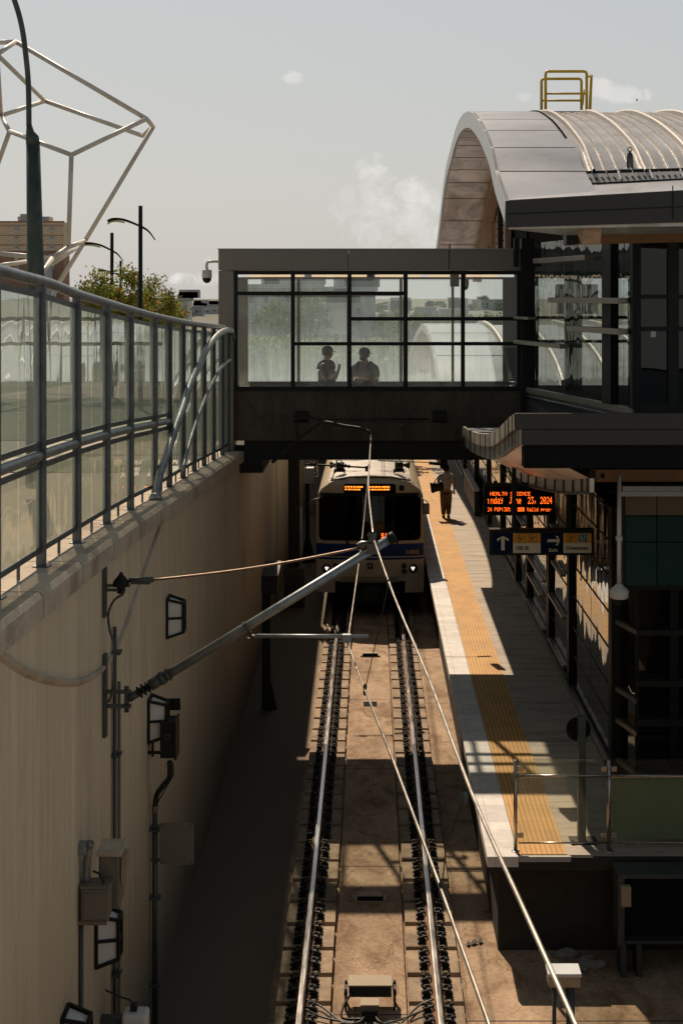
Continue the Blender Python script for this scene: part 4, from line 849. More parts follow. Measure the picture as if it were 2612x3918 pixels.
# floodlight housings on the gooseneck, lower left
Yl = 12.2; kq = F/Yl
fu = lambda u, dy=0: (u-CU)/kq
fv = lambda v: CZ-(v-CV)/kq
t = thing('camera_housing', (fu(215), Yl, fv(2120)), 'beige camera housing pair hanging from a gooseneck bracket on the wall', 'camera housing')
m = MB(); m.box(fu(188), fu(252), Yl-.06, Yl+.12, fv(2110), fv(2037)); m.build('housing', 'box_beige', t, .012)
m = MB(); m.box(fu(195), fu(246), Yl-.068, Yl-.062, fv(2103), fv(2046)); m.build('front_panel', 'grey_plate', t, .004)
m = MB(); m.box(fu(186), fu(255), Yl-.07, Yl+.13, fv(2036), fv(2030)); m.build('lid', 'box_beige', t, .004)
m = MB(); m.box(fu(182), fu(247), Yl-.05, Yl+.13, fv(2121), fv(2111)); m.build('base_tray', 'grey_plate', t, .004)
m = MB(); m.box(fu(218), fu(266), Yl+.16, Yl+.42, fv(2108), fv(1985)); m.build('rear_housing', 'box_beige', t, .012)
m = MB(); m.box(fu(214), fu(272), Yl+.14, Yl+.44, fv(1984), fv(1972)); m.build('rear_lid', 'coping', t, .004)
m = MB(); m.box(fu(268), fu(283), Yl+.2, Yl+.36, fv(2055), fv(1988)); m.build('warning_plate', 'rail_tan', t, .003)
m = MB(); m.tube(smooth_pts([(fu(196), Yl+.05, fv(2030)), (fu(197), Yl+.04, fv(1990)), (fu(203), Yl+.02, fv(1950)), (fu(208), Yl+.0, fv(1937))], 5), .032, 12); m.build('gooseneck', 'galv', t)
m = MB(); m.box(XW, fu(200), Yl-.04, Yl+.06, fv(1962), fv(1936)); m.build('wall_bracket', 'galv', t, .008)
m = MB(); m.tube(smooth_pts([(fu(213), Yl+.02, fv(2004)), (fu(228), Yl, fv(2008)), (fu(237), Yl, fv(2022)), (fu(238), Yl+.02, fv(2036))], 5), .009, 7); m.build('cable', 'rubber_hose', t)
m = MB(); m.tube([(XW+.02, Yl-.01, GZ), (XW+.02, Yl-.01, fv(2115))], .02, 8); tag(m.build('conduit', 'galv_dark'), 'dark conduit dropping from the beige camera housing to the floor', 'conduit')
Yw = 13.2; kq = F/Yw
t = thing('floodlight', (fu(310), Yw, fv(2352)), 'white box shaped floodlight low on the wall at the bottom edge', 'floodlight')
m = MB(); m.box(fu(283), fu(341), Yw-.1, Yw+.1, fv(2385), fv(2322)); m.build('housing', 'lens', t, .03)
m = MB(); m.box(fu(300), fu(315), Yw-.03, Yw+.05, fv(2321), fv(2307)); m.tube(smooth_pts([(fu(306), Yw, fv(2307)), (fu(297), Yw, fv(2297)), (fu(280), Yw, fv(2292)), (XW+.04, Yw, fv(2275))], 4), .008, 6); m.build('cable_gland', 'rubber_hose', t)
m = MB(); m.box(XW, fu(290), Yw-.04, Yw+.04, fv(2365), fv(2335)); m.build('bracket', 'galv_dark', t)

# ------------------------------------------------------------------ posts and columns along the far left of the trench
D1 = 28.4; kq = F/D1
t = thing('signal_post', (fu(611), D1, GZ), 'black post with a grey topped cabinet standing left of the train', 'signal post')
m = MB(); m.box(fu(602), fu(622), D1-.08, D1+.08, GZ, fv(1318)); m.prism([(fu(622), D1-.05, GZ), (fu(636), D1-.05, GZ), (fu(622), D1-.05, fv(1560))], (0, .1, 0)); m.build('post', 'black', t, .01)
m = MB(); m.box(fu(603), fu(639), D1-.35, D1+.15, fv(1358), fv(1318)); m.build('cabinet', 'steel_dark', t, .01)
m = MB(); m.prism([(fu(603), D1-.4, fv(1318)), (fu(641), D1-.4, fv(1318)), (fu(645), D1+.2, fv(1296)), (fu(607), D1+.2, fv(1296))], (0, 0, .03)); m.build('lid', 'steel_dark', t)
D2 = 37.8; kq = F/D2
t = thing('bridge_column', (fu(675), D2, GZ), 'dark steel column on a concrete plinth left of the train', 'column')
m = MB(); m.box(fu(662), fu(688), D2-.1, D2+.2, fv(1300), 4.6); m.build('shaft', 'dark_beam', t, .01)
m = MB(); m.box(fu(653), fu(699), D2-.25, D2+.4, GZ, fv(1302)); m.build('plinth', 'bridge_concrete', t, .02)
D3 = 44; kq = F/D3
t = thing('cable_post', (fu(705), D3, GZ), 'black post with a pale box on its head beside the number sign', 'post')
m = MB(); m.box(fu(701), fu(711), D3-.06, D3+.06, GZ, fv(1090)); m.prism([(fu(692), D3-.05, GZ), (fu(724), D3-.05, GZ), (fu(712), D3-.05, GZ+.7), (fu(700), D3-.05, GZ+.7)], (0, .1, 0)); m.build('shaft', 'black', t)
m = MB(); m.box(fu(697), fu(721), D3-.2, D3+.15, fv(1109), fv(1073)); m.build('cabinet', 'galv_soft', t, .01)
D4 = 45.5; kq = F/D4
t = thing('number_sign', (fu(715), D4, fv(1098)), 'white sign plate with a black number 5 left of the train roof', 'sign')
m = MB(); m.box(fu(702), fu(731), D4, D4+.02, fv(1096), fv(1067)); m.build('plate', 'white_sign', t, .01)
text_mesh('5', .3, 'numeral', 'black', t, (fu(721), D4-.01, fv(1092)), (1, 0, 0), (0, 0, 1), .10, .24)
m = MB(); m.cyl((fu(708), D4+.05, GZ), (fu(708), D4+.05, fv(1070)), .04, .04); m.build('post', 'galv_dark', t)
m = MB(); m.cyl(((690-CU)*40/F, 40, GZ), ((690-CU)*40/F, 40, CZ-(1165-CV)*40/F), .035, .035); tag(m.build('marker_post', 'galv_soft'), 'slim pale marker post between the column and the train', 'marker post')

# ================================================================== right side: platform facade
XS = 3.45
tfa = thing('platform_facade', (XS, 34, PZ), 'dark reflective glass station wall along the back of the platform', 'glass wall')
fz = [.95, 1.08, 1.58, 2.04, 2.58, 3.1, 3.62, 4.14, 4.6]
pts_y = [(20.9, .11), (25.35, .10), (28.3, .16), (32.1, .12), (34.5, .09), (38.5, .1), (43, .12), (48, .12), (54, .12), (61, .12)]
for y, w in pts_y:
    m = MB(); m.box(XS-.07, XS+.12, y-w*1.3, y+w*1.3, PZ, 4.7); m.build('post', 'black', tfa, .006)
for (ya, wa), (yb, wb) in zip(pts_y[:-1], pts_y[1:]):
    nsub = 1 if yb-ya < 3 else 2
    for q in range(nsub):
        a = lerp(ya, yb, q/nsub)+.02; b = lerp(ya, yb, (q+1)/nsub)-.02
        m = MB(); m.quad((XS, a, PZ+.02), (XS, b, PZ+.02), (XS, b, 4.65), (XS, a, 4.65)); m.build('glass_panel', 'facade_glass', tfa)
    m = MB()
    for z in fz[1:]: m.box(XS-.012, XS+.01, ya, yb, z-.008, z+.008)
    m.build('joint', 'black', tfa)
m = MB(); m.box(XS-.10, XS-.012, 21.2, 61, PZ, PZ+.08); m.build('kick_rail', 'ledge_metal', tfa, .004)
random.seed(8)
for y0, y1, z in ((28.8, 31.7, 2.1), (29.3, 31.7, 1.72), (28.8, 31.8, 1.0+.15), (25.8, 27.9, 1.2), (25.8, 27.9, 2.05), (26.0, 27.4, 2.75), (25.8, 27.6, 3.4), (32.6, 34, 2.6)):
    m = MB(); m.box(XS-.11, XS-.013, y0, y1, z-.02, z+.022); m.build('ledge', 'ledge_metal', tfa, .004)
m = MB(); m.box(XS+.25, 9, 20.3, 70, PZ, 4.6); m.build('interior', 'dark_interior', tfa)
# bench ledge far along the platform
t = thing('platform_bench', (3.2, 47.5, PZ), 'long low dark bench with a pale top at the far end of the platform', 'bench')
m = MB(); m.box(3.16, 3.3, 44.9, 50, PZ, 1.72); m.build('base', 'steel_dark', t); m = MB(); m.box(3.12, 3.3, 44.8, 50, 1.72, 1.8); m.build('seat', 'rib', t, .01)

# front-facing lobby wall nearest the viewer
YL = 20.2; kq = F/YL
tl = thing('lobby_front', (4.4, YL, PZ), 'dark glazed lobby wall facing the track end with horizontal ledges', 'glass wall')
for u0, u1 in ((1457, 1461), (1536, 1552)): m = MB(); m.box(fu(u0), fu(u1)+.02, YL-.08, YL+.05, PZ, 4.0); m.build('mullion', 'black', tl)
for v0, v1 in ((1560, 1574), (1762, 1776), (1444, 1456), (1650, 1664)):
    m = MB(); m.box(fu(1457), 6.2, YL-.11, YL+.02, fv(v1), fv(v0)); m.build('transom', 'steel_dark', tl)
for u0, u1 in ((1461, 1536), (1552, 1660)):
    m = MB(); m.quad((fu(u0), YL, PZ), (fu(u1), YL, PZ), (fu(u1), YL, 4.0), (fu(u0), YL, 4.0)); m.build('pane', 'dark_glass', tl)
m = MB(); m.quad((XS+.05, 20.8, PZ), (fu(1457), YL, PZ), (fu(1457), YL, 4.0), (XS+.05, 20.8, 4.0)); m.build('side_pane', 'facade_glass', tl)
for z in (1.16, 1.72, 2.16, 3.1):
    m = MB(); m.hexa([(XS-.02, 20.78, z-.03), (fu(1457), YL-.12, z-.03), (fu(1457)+.05, YL+.02, z-.03), (XS+.1, 20.9, z-.03), (XS-.02, 20.78, z+.03), (fu(1457), YL-.12, z+.03), (fu(1457)+.05, YL+.02, z+.03), (XS+.1, 20.9, z+.03)]); m.build('ledge', 'ledge_metal', tl)
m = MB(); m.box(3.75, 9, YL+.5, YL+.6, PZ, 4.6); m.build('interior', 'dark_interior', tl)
# teal and tan bulkhead above it
YT = 19.75; kq = F/YT
tt = thing('panel_bulkhead', (4.3, YT, fv(1345)), 'bulkhead clad in tan panels above dark teal panels under the lower canopy', 'cladding')
for u0, u1 in ((1435, 1507.3), (1508.7, 1580), (1581.4, 1660)):
    m = MB(); m.box(fu(u0), fu(u1), YT, YT+.3, fv(1184), fv(1130)); m.build('tan_panel', 'tan_panel', tt, .006)
    for v0, v1 in ((1185.5, 1244.5), (1245.7, 1345)): m = MB(); m.box(fu(u0), fu(u1), YT-.012, YT+.3, fv(v1), fv(v0)); m.build('teal_panel', 'teal', tt, .006)
m = MB(); m.box(fu(1435), 6.0, YT+.02, YT+.5, fv(1356), fv(1346)); m.box(fu(1430), fu(1434.5), YT-.02, YT+.5, fv(1356), fv(1130)); m.build('trim', 'black', tt)
m = MB(); m.box(fu(1416), 5.6, YT-.35, YT-.2, fv(1132), fv(1121)); q = tag(m.build('lamp_body', 'galv_soft'), 'long pale fluorescent fitting under the lower canopy beam', 'strip light'); q.name = 'fluorescent_light'
m = MB(); m.box(fu(1419), 5.6, YT-.36, YT-.19, fv(1120), fv(1109)); m.build('reflector', 'galv', q); 

# ------------------------------------------------------------------ lower canopy
SC_ = .85; XCN = 1.95*SC_
sz = lambda z: CZ-(CZ-z)*SC_
prf = [(31.5, 4.90), (29.5, 4.99), (27.6, 5.12), (25.6, 5.28), (24.1, 5.43), (22.7, 5.63), (21.4, 5.86), (20.6, 6.0), (19.9, 6.1)]
prf = [(p.x*SC_, sz(p.y)) for p in smooth_pts([(a, b, 0) for a, b in prf], 3)]
tn = thing('lower_canopy', (4, 25, 4.6), 'low dark canopy with a curved metal lip hanging over the platform entrance', 'canopy')
th = lambda y: .215
m = MB(); m.slab([(XCN, y, z-.182) for y, z in prf], [(XCN, y, z) for y, z in prf], (.04, 0, 0)); m.build('lip_band', 'canopy_metal', tn)
m = MB(); m.slab([(XCN+.05, y, z-.364) for y, z in prf], [(XCN+.05, y, z-.185) for y, z in prf], (.04, 0, 0)); m.build('lower_lip_band', 'canopy_metal', tn)
for y, z in prf[::2]: m = MB(); m.bar((XCN-.004, y, z-.364), (XCN-.004, y, z), .012, .012, (1, 0, 0)); m.build('lip_joint', 'fascia_dark', tn)
m = MB(); m.slab([(XCN+.04, y, z-.03) for y, z in prf], [(8, y, z-.03) for y, z in prf], (0, 0, -.12)); m.build('roof_deck', 'roof_metal', tn)
yf, zf = prf[-1]
m = MB(); m.box(XCN+.0, 8, yf-.05, yf, zf-.182, zf); m.build('fascia', 'fascia_dark', tn, .006)
m = MB(); m.box(XCN+.07, 8, yf-.045, yf, zf-.364, zf-.186); m.build('lower_fascia', 'fascia_dark', tn, .006)
# reflective soffit sloping inwards and its ribbed valance
X2 = 2.95*SC_; inn = [(31.5, 4.12), (29.5, 4.18), (27.6, 4.32), (25.6, 4.52), (23.6, 4.74), (22.0, 4.93), (20.6, 5.12), (19.9, 5.22)]
inn = [(p.x*SC_, sz(p.y)) for p in smooth_pts([(a, b, 0) for a, b in inn], 3)]
ou = [(y, interp(sorted(prf), y)-.364) for y, _ in inn]
m = MB(); m.smooth = True; m.loft([(XCN+.09, y, z) for y, z in ou], [(X2, y, z) for y, z in inn]); m.build('soffit', 'soffit', tn)
m = MB(); m.slab([(X2, y, z-.16) for y, z in inn], [(X2, y, z) for y, z in inn], (.05, 0, 0)); m.build('valance', 'canopy_metal', tn)
m = MB()
for y, z in inn[::2]: m.tube([(X2-.01, y, z-.16), (X2-.01, y, z)], .014, 6)
m.tube([(X2-.01, y, z-.16) for y, z in inn], .02, 6); m.build('valance_rib', 'galv_dark', tn)
m = MB(); zq = CZ-(1074-CV)*(yf+.25)/F; m.hexa([(X2+.05, yf+.2, zq), (8, yf+.2, zq), (8, 19.55, 5.40), (X2+.05, 19.55, 5.40), (X2+.05, yf+.2, zq+.05), (8, yf+.2, zq+.05), (8, 19.55, 5.45), (X2+.05, 19.55, 5.45)]); m.box(X2+.05, 8, 19.56, 26.6, 5.40, 5.45); m.box(XCN+.1, 8, yf-.02, yf+.29, 5.71, zf-.366); m.build('inner_soffit', 'dark_interior', tn)
m = MB(); m.box(1.62, 8, 29.8, 37.6, 4.74, 4.88); m.build('rear_deck', 'roof_metal', tn)
m = MB(); kq = F/19.6; m.box(fu(1362), 8, 19.55, 19.75, fv(1106), fv(1077)); m.build('timber_beam', 'wood', tn, .01)
m = MB(); m.box(fu(1352), fu(1366), 19.53, 19.78, fv(1108), fv(1075)); m.lathe((fu(1382), 19.54, fv(1092)), [(.03, 0), (.03, .015), (0, .016)], 12, (0, -1, 0)); m.build('beam_bracket', 'steel_dark', tn)
# hanging camera
Yk = 19.1; kq = F/Yk
t = thing('dome_camera', (fu(1421.5), Yk, fv(1392)), 'white dome security camera on a long white drop pole under the lower canopy', 'security camera')
m = MB(); m.cyl((fu(1421.5), Yk, fv(1345)), (fu(1421.5), Yk, 5.36), .028, .028); m.lathe((fu(1421.5), Yk, fv(1236)), [(.03, -.03), (.045, -.03), (.045, .03), (.03, .03)], 12); m.build('drop_pole', 'lens', t)
m = MB(); m.lathe((fu(1421.5), Yk, fv(1375)), [(.09, 0), (.118, .015), (.125, .10), (.10, .13), (.06, .16), (.04, .19)], 24); m.build('housing', 'lens', t)
m = MB(); m.lathe((fu(1421.5), Yk, fv(1375)), [(.085, .0), (.08, -.04), (.05, -.08), (0.005, -.095)], 20); m.build('dome', 'black', t)

# ------------------------------------------------------------------ LED board and wayfinding sign
FONT = {'A': '01110 10001 10001 11111 10001 10001 10001', 'C': '01110 10001 10000 10000 10000 10001 01110', 'E': '11111 10000 10000 11110 10000 10000 11111', 'H': '10001 10001 10001 11111 10001 10001 10001',
 'I': '01110 00100 00100 00100 00100 00100 01110', 'L': '10000 10000 10000 10000 10000 10000 11111', 'N': '10001 11001 10101 10011 10001 10001 10001', 'S': '01111 10000 10000 01110 00001 00001 11110', 'T': '11111 00100 00100 00100 00100 00100 00100',
 'P': '11110 10001 10001 11110 10000 10000 10000', 'O': '01110 10001 10001 10001 10001 10001 01110', 'J': '00111 00010 00010 00010 00010 10010 01100', 'V': '10001 10001 10001 10001 10001 01010 00100', 'X': '11111 10101 11011 10101 11011 10101 11111',
 'n': '00000 00000 10110 11001 10001 10001 10001', 'd': '00001 00001 01101 10011 10001 10011 01101', 'a': '00000 00000 01110 00001 01111 10001 01111', 'y': '00000 10001 10001 01111 00001 00001 01110', 'u': '00000 00000 10001 10001 10001 10011 01101', 'e': '00000 00000 01110 10001 11111 10000 01110',
 'l': '01100 00100 00100 00100 00100 00100 01110', 'i': '00100 00000 01100 00100 00100 00100 01110', 'p': '00000 00000 11110 10001 11110 10000 10000', 'r': '00000 00000 10110 11001 10000 10000 10000', 'o': '00000 00000 01110 10001 10001 10001 01110',
 '0': '01110 10001 10011 10101 11001 10001 01110', '2': '01110 10001 00001 00010 00100 01000 11111', '3': '11111 00010 00100 00010 00001 10001 01110', '4': '00010 00110 01010 10010 11111 00010 00010',
 ',': '00000 00000 00000 00000 01100 00100 01000', ':': '00000 01100 01100 00000 01100 01100 00000', '%': '11000 11001 00010 00100 01000 10011 00011', '.': '00000 00000 00000 01100 00000 00000 00000', ' ': '00000 '*7, '|': '00000 00000 11000 01000 01000 01000 01000'}
def led_line(mb, text, x0, x1, z0, z1, y):
    n = len(text); cw = (x1-x0)/(n*6-1); ch = (z1-z0)/7
    for i, c in enumerate(text):
        rows = FONT[c].split()
        for r_, row in enumerate(rows):
            for q, b in enumerate(row):
                if b == '1':
                    X = x0+(i*6+q)*cw; Z = z1-(r_+1)*ch; e = .06
                    mb.quad((X+cw*e, y, Z+ch*e), (X+cw*(1-e), y, Z+ch*e), (X+cw*(1-e), y, Z+ch*(1-e)), (X+cw*e, y, Z+ch*(1-e)))
YD = 23.5; kd = F/YD
lx = lambda c: (1068.6+.1991*c-CU)/kd
lz = lambda c: CZ-(1050.5+.1991*c-CV)/kd
t = thing('led_board', ((lx(213)+lx(1035))/2, YD, lz(672)), 'black electronic message board with orange text hanging over the platform', 'display board')
m = MB(); m.box(lx(213), lx(1035), YD, YD+.22, lz(672), lz(310)); m.build('cabinet', 'black', t, .008)
m = MB(); m.box(lx(228), lx(1022), YD-.004, YD-.001, lz(655), lz(345)); sc = m.build('screen', 'black_matte', t)
for txt, a, b, c, d in (('HEALTH SCIENCE', 283, 748, 398, 440), ('|nday  June  23, 2024', 255, 998, 455, 535), ('24 POP:30% . XXX Valid proo.', 255, 998, 577, 623)):
    m = MB(); led_line(m, txt, lx(a), lx(b), lz(d), lz(c), YD-.007); m.build('lit_text', 'led', sc)
for c in (350, 900):
    m = MB(); x = lx(c); m.box(x-.025, x+.025, YD+.08, YD+.13, lz(310), 5.0 if c > 500 else 4.72); m.build('hanger', 'black', t)
YG = 22.0; kd = F/YG
tg = thing('direction_sign', ((lx(280)+lx(1485))/2, YG, lz(1130)), 'hanging wayfinding sign with white arrows reading 105 St and Exit Downtown', 'direction sign')
m = MB(); m.box(lx(280), lx(1485), YG, YG+.16, lz(1130), lz(830)); m.build('casing', 'black', tg, .006)
def sp(a, b, c, d, name, mat, off=.004, par=tg): m = MB(); m.box(lx(a), lx(b), YG-off, YG-off+.003, lz(d), lz(c)); return m.build(name, mat, par)
n1 = sp(315, 546, 875, 1103, 'arrow_panel', 'navy'); n2 = sp(867, 1127, 875, 1103, 'exit_panel', 'navy')
o1 = sp(548, 866, 875, 989, 'amber_panel', 'amber_panel'); o2 = sp(1129, 1452, 875, 989, 'amber_panel', 'amber_panel')
c1 = sp(548, 866, 990, 1103, 'name_panel', 'cream_panel'); c2 = sp(1129, 1452, 990, 1103, 'name_panel', 'cream_panel')
def arrow(cx, cy, L, w, hw, ang, par):
    pts = [(-L/2, -w/2), (L/2-w*.7, -w/2), (L/2-hw*.9, -hw*.93), (L/2-hw*.9+w*.75, -hw*1.0), (L/2, 0), (L/2-hw*.9+w*.75, hw*1.0), (L/2-hw*.9, hw*.93), (L/2-w*.7, w/2), (-L/2, w/2)]
    ca, sa = math.cos(ang), math.sin(ang)
    P3 = [Vector((lx(cx+x*ca-y*sa), YG-.008, lz(cy-(x*sa+y*ca)))) for x, y in pts]
    m = MB(); m.add(P3, [(0, 1, 7, 8), (1, 4, 7), (1, 2, 3, 4), (4, 5, 6, 7)]); m.build('arrow', 'cream_panel', par)
arrow(431, 990, 165, 40, 68, math.pi/2, n1); arrow(1016, 960, 143, 34, 56, 0, n2)
tm = lambda s, a, b, c, d, mat, par: text_mesh(s, .1, 'lettering', mat, par, (lx(a), YG-.010, lz(d)), (1, 0, 0), (0, 0, 1), lx(b)-lx(a), lz(c)-lz(d))
tm('105 St', 583, 730, 1022, 1068, 'black', c1); tm('Exit', 962, 1060, 1050, 1088, 'cream_panel', n2); tm('Downtown', 1162, 1416, 1022, 1066, 'black', c2)
def picto(a, b, kind, par):
    m = MB(); y = YG-.009; th = 3
    def L(x0, y0, x1, y1, w=5): m.bar((lx(x0), y, lz(y0)), (lx(x1), y, lz(y1)), w*.1991/kd, .002, (0, 1, 0))
    for e in ((a, 885, b, 885), (a, 978, b, 978), (a, 885, a, 978), (b, 885, b, 978)): L(*e, 2.5)
    w = b-a; X = lambda f: a+w*f; Y_ = lambda f: 885+93*f
    L(X(.3), Y_(.28), X(.3), Y_(.66), 11); L(X(.3), Y_(.1), X(.3), Y_(.2), 11); L(X(.3), Y_(.38), X(.5), Y_(.5), 4)
    if kind == 'stairs':
        for i in range(4): L(X(.2+.17*i), Y_(.88-.18*i), X(.37+.17*i), Y_(.88-.18*i)); L(X(.37+.17*i), Y_(.88-.18*i), X(.37+.17*i), Y_(.70-.18*i))
    elif kind == 'escalator': L(X(.12), Y_(.82), X(.45), Y_(.82)); L(X(.45), Y_(.82), X(.78), Y_(.32)); L(X(.78), Y_(.32), X(.92), Y_(.32)); L(X(.42), Y_(.55), X(.70), Y_(.22), 3)
    else: L(X(.3), Y_(.66), X(.62), Y_(.66)); L(X(.62), Y_(.66), X(.74), Y_(.9)); L(X(.2), Y_(.9), X(.6), Y_(.95)); L(X(.72), Y_(.2), X(.72), Y_(.55), 8)
    m.build('pictogram', 'black' if kind != 'lift' else 'cream_panel', par)
picto(593, 692, 'stairs', o1); picto(722, 820, 'escalator', o1); picto(1175, 1272, 'escalator', o2)
sp(1300, 1404, 883, 981, 'lift_tile', 'sign_cyan', .0065, o2); picto(1304, 1400, 'lift', o2)
for c in (565, 1195):
    x = lx(c); m = MB(); m.box(x-.03, x+.03, YG+.04, YG+.10, lz(830), 5.3 if c < 700 else 4.9); m.box(x-.07, x+.07, YG+.03, YG+.11, lz(832), lz(820)); m.build('hanger', 'black', tg)
# ================================================================== upper station hall beside the bridge
th_ = thing('station_hall', (4.5, 24, 4.9), 'dark framed glass station hall joined to the right end of the footbridge', 'building')
HA, HB = Vector((2.80, 27.2, 0)), Vector((3.89, 21.98, 0))
def hall(u):                       # point of the glass wall seen at column u (plan position)
    s = (u-CU)/F; t = (s*HA.y-HA.x)/((HB.x-HA.x)-s*(HB.y-HA.y)); return HA+(HB-HA)*t
zb0, zt0 = 6.0, 8.62
m = MB(); a, b = HA, HB; o = Vector((.09, .02, 0))
m.hexa([a+Vector((0, 0, zb0-.10)), b+Vector((0, 0, zb0-.10)), b+o+Vector((0, 0, zb0-.10)), a+o+Vector((0, 0, zb0-.10)), a+Vector((0, 0, zb0)), b+Vector((0, 0, zb0)), b+o+Vector((0, 0, zb0)), a+o+Vector((0, 0, zb0))]); m.build('sill', 'ledge_metal', th_, .004)
for a, b in ((HA, lerp(HA, HB, .47)), (lerp(HA, HB, .472), HB)):
    m = MB(); e = Vector((.05, .01, 0)); m.quad(a+e+Vector((0, 0, 4.6)), b+e+Vector((0, 0, 4.6)), b+e+Vector((0, 0, zb0-.11)), a+e+Vector((0, 0, zb0-.11))); m.build('spandrel', 'spandrel', th_)
m = MB(); m.tube([HA+Vector((.02, 0, zb0-.16)), HB+Vector((.02, 0, zb0-.16))], .014, 6); m.build('drip_rail', 'galv', th_)
us = [1222, 1237, 1249, 1262, 1274, 1293, 1312, 1336, 1361, 1386, 1406, 1424, 1450]
rows = [hall(u) for u in us]; e = Vector((.05, .01, 0))
random.seed(21)
for i, (a, b) in enumerate(zip(rows[:-1], rows[1:])):
    j = Vector((0, random.uniform(-.03, .03), 0)); m = MB(); m.quad(a+e+Vector((0, 0, zb0+.01)), b+e+j+Vector((0, 0, zb0+.01)), b+e+j+Vector((0, 0, zt0)), a+e+Vector((0, 0, zt0))); m.build('glass_panel', 'hall_glass', th_)
def mull(u0, u1, z0=zb0, z1=zt0, mat='black', name='mullion', out=.02):
    a, b = hall(u0), hall(u1); d = Vector((-.08, -.02, 0))*out*20; m = MB()
    m.hexa([a+d+Vector((0, 0, z0)), b+d+Vector((0, 0, z0)), b+Vector((.1, .03, z0)), a+Vector((.1, .03, z0)), a+d+Vector((0, 0, z1)), b+d+Vector((0, 0, z1)), b+Vector((.1, .03, z1)), a+Vector((.1, .03, z1))]); return m.build(name, mat, th_)
mull(1386, 1406); mull(1450, 1457)
m = MB(); m.box(2.76, 3.0, 27.0, 27.3, 4.9, 8.72); m.build('corner_post', 'black', th_, .01)
m = MB(); m.box(2.62, 2.70, 26.95, 27.1, 8.2, 8.72); m.build('post_head', 'black', th_); m = MB(); m.box(3.02, 3.10, 26.9, 27.05, 8.2, 8.65); m.build('post_head', 'black', th_)
for u0, u1, z, h in ((1250, 1371, 8.28, .05), (1285, 1450, 7.60, .055), (1203, 1238, 7.27, .03), (1203, 1313, 6.83, .045), (1328, 1450, 7.14, .055)):
    a, b = hall(u0)+Vector((-.13, -.03, 0)), hall(u1)+Vector((-.13, -.03, 0)); m = MB(); m.bar(a+Vector((0, 0, z)), b+Vector((0, 0, z)), .16, h*1.6); m.build('sun_fin', 'ledge_metal', th_, .004)
# the front-facing dark bay
yb = 21.98; kq = F/yb
for u0, u1 in ((1463, 1533), (1557, 1660)): m = MB(); m.quad((fu(u0), yb+.02, zb0), (fu(u1), yb+.02, zb0), (fu(u1), yb+.02, zt0), (fu(u0), yb+.02, zt0)); m.build('glass_panel', 'dark_glass', th_)
for u0, u1 in ((1456, 1463), (1533, 1557)): m = MB(); m.box(fu(u0), fu(u1), yb-.05, yb+.1, 4.9, zt0); m.build('mullion', 'steel_dark', th_)
for v0, v1 in ((676, 686), (750, 760), (925, 948)): m = MB(); m.box(fu(1463), 6.5, yb-.035, yb+.05, fv(v1), fv(v0)); m.build('transom', 'steel_dark', th_)
m = MB(); m.box(fu(1494), fu(1506), yb+.005, yb+.012, fv(774), fv(760)); m.build('notice', 'white_sign', th_)
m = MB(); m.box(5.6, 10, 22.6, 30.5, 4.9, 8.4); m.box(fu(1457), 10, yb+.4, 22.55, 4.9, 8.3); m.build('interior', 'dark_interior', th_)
m = MB(); m.box(2.85, 10, 22.5, 30.5, 4.7, 5.8); m.build('floor_slab', 'dark_beam', th_)
# behind the glass: columns, bars, and a top band added as the fascia's reflection
for x0, x1, y, z0, z1, mt in ((2.9, 5.6, 29.8, 8.02, 8.5, 'tin_grey'), (2.9, 5.6, 29.8, 7.2, 7.26, 'black'), (2.9, 5.6, 29.8, 6.72, 6.78, 'black'), (4.05, 4.25, 29.7, 5.8, 8.1, 'tin_grey'), (3.75, 4.6, 29.9, 7.3, 7.9, 'bridge_panel'), (3.1, 3.25, 28.6, 5.9, 8.7, 'bridge_panel'), (3.6, 3.75, 27.4, 5.9, 8.7, 'bridge_panel')):
    m = MB(); m.box(x0, x1, y, y+.1, z0, z1); m.build('column_and_reflection', mt, th_)

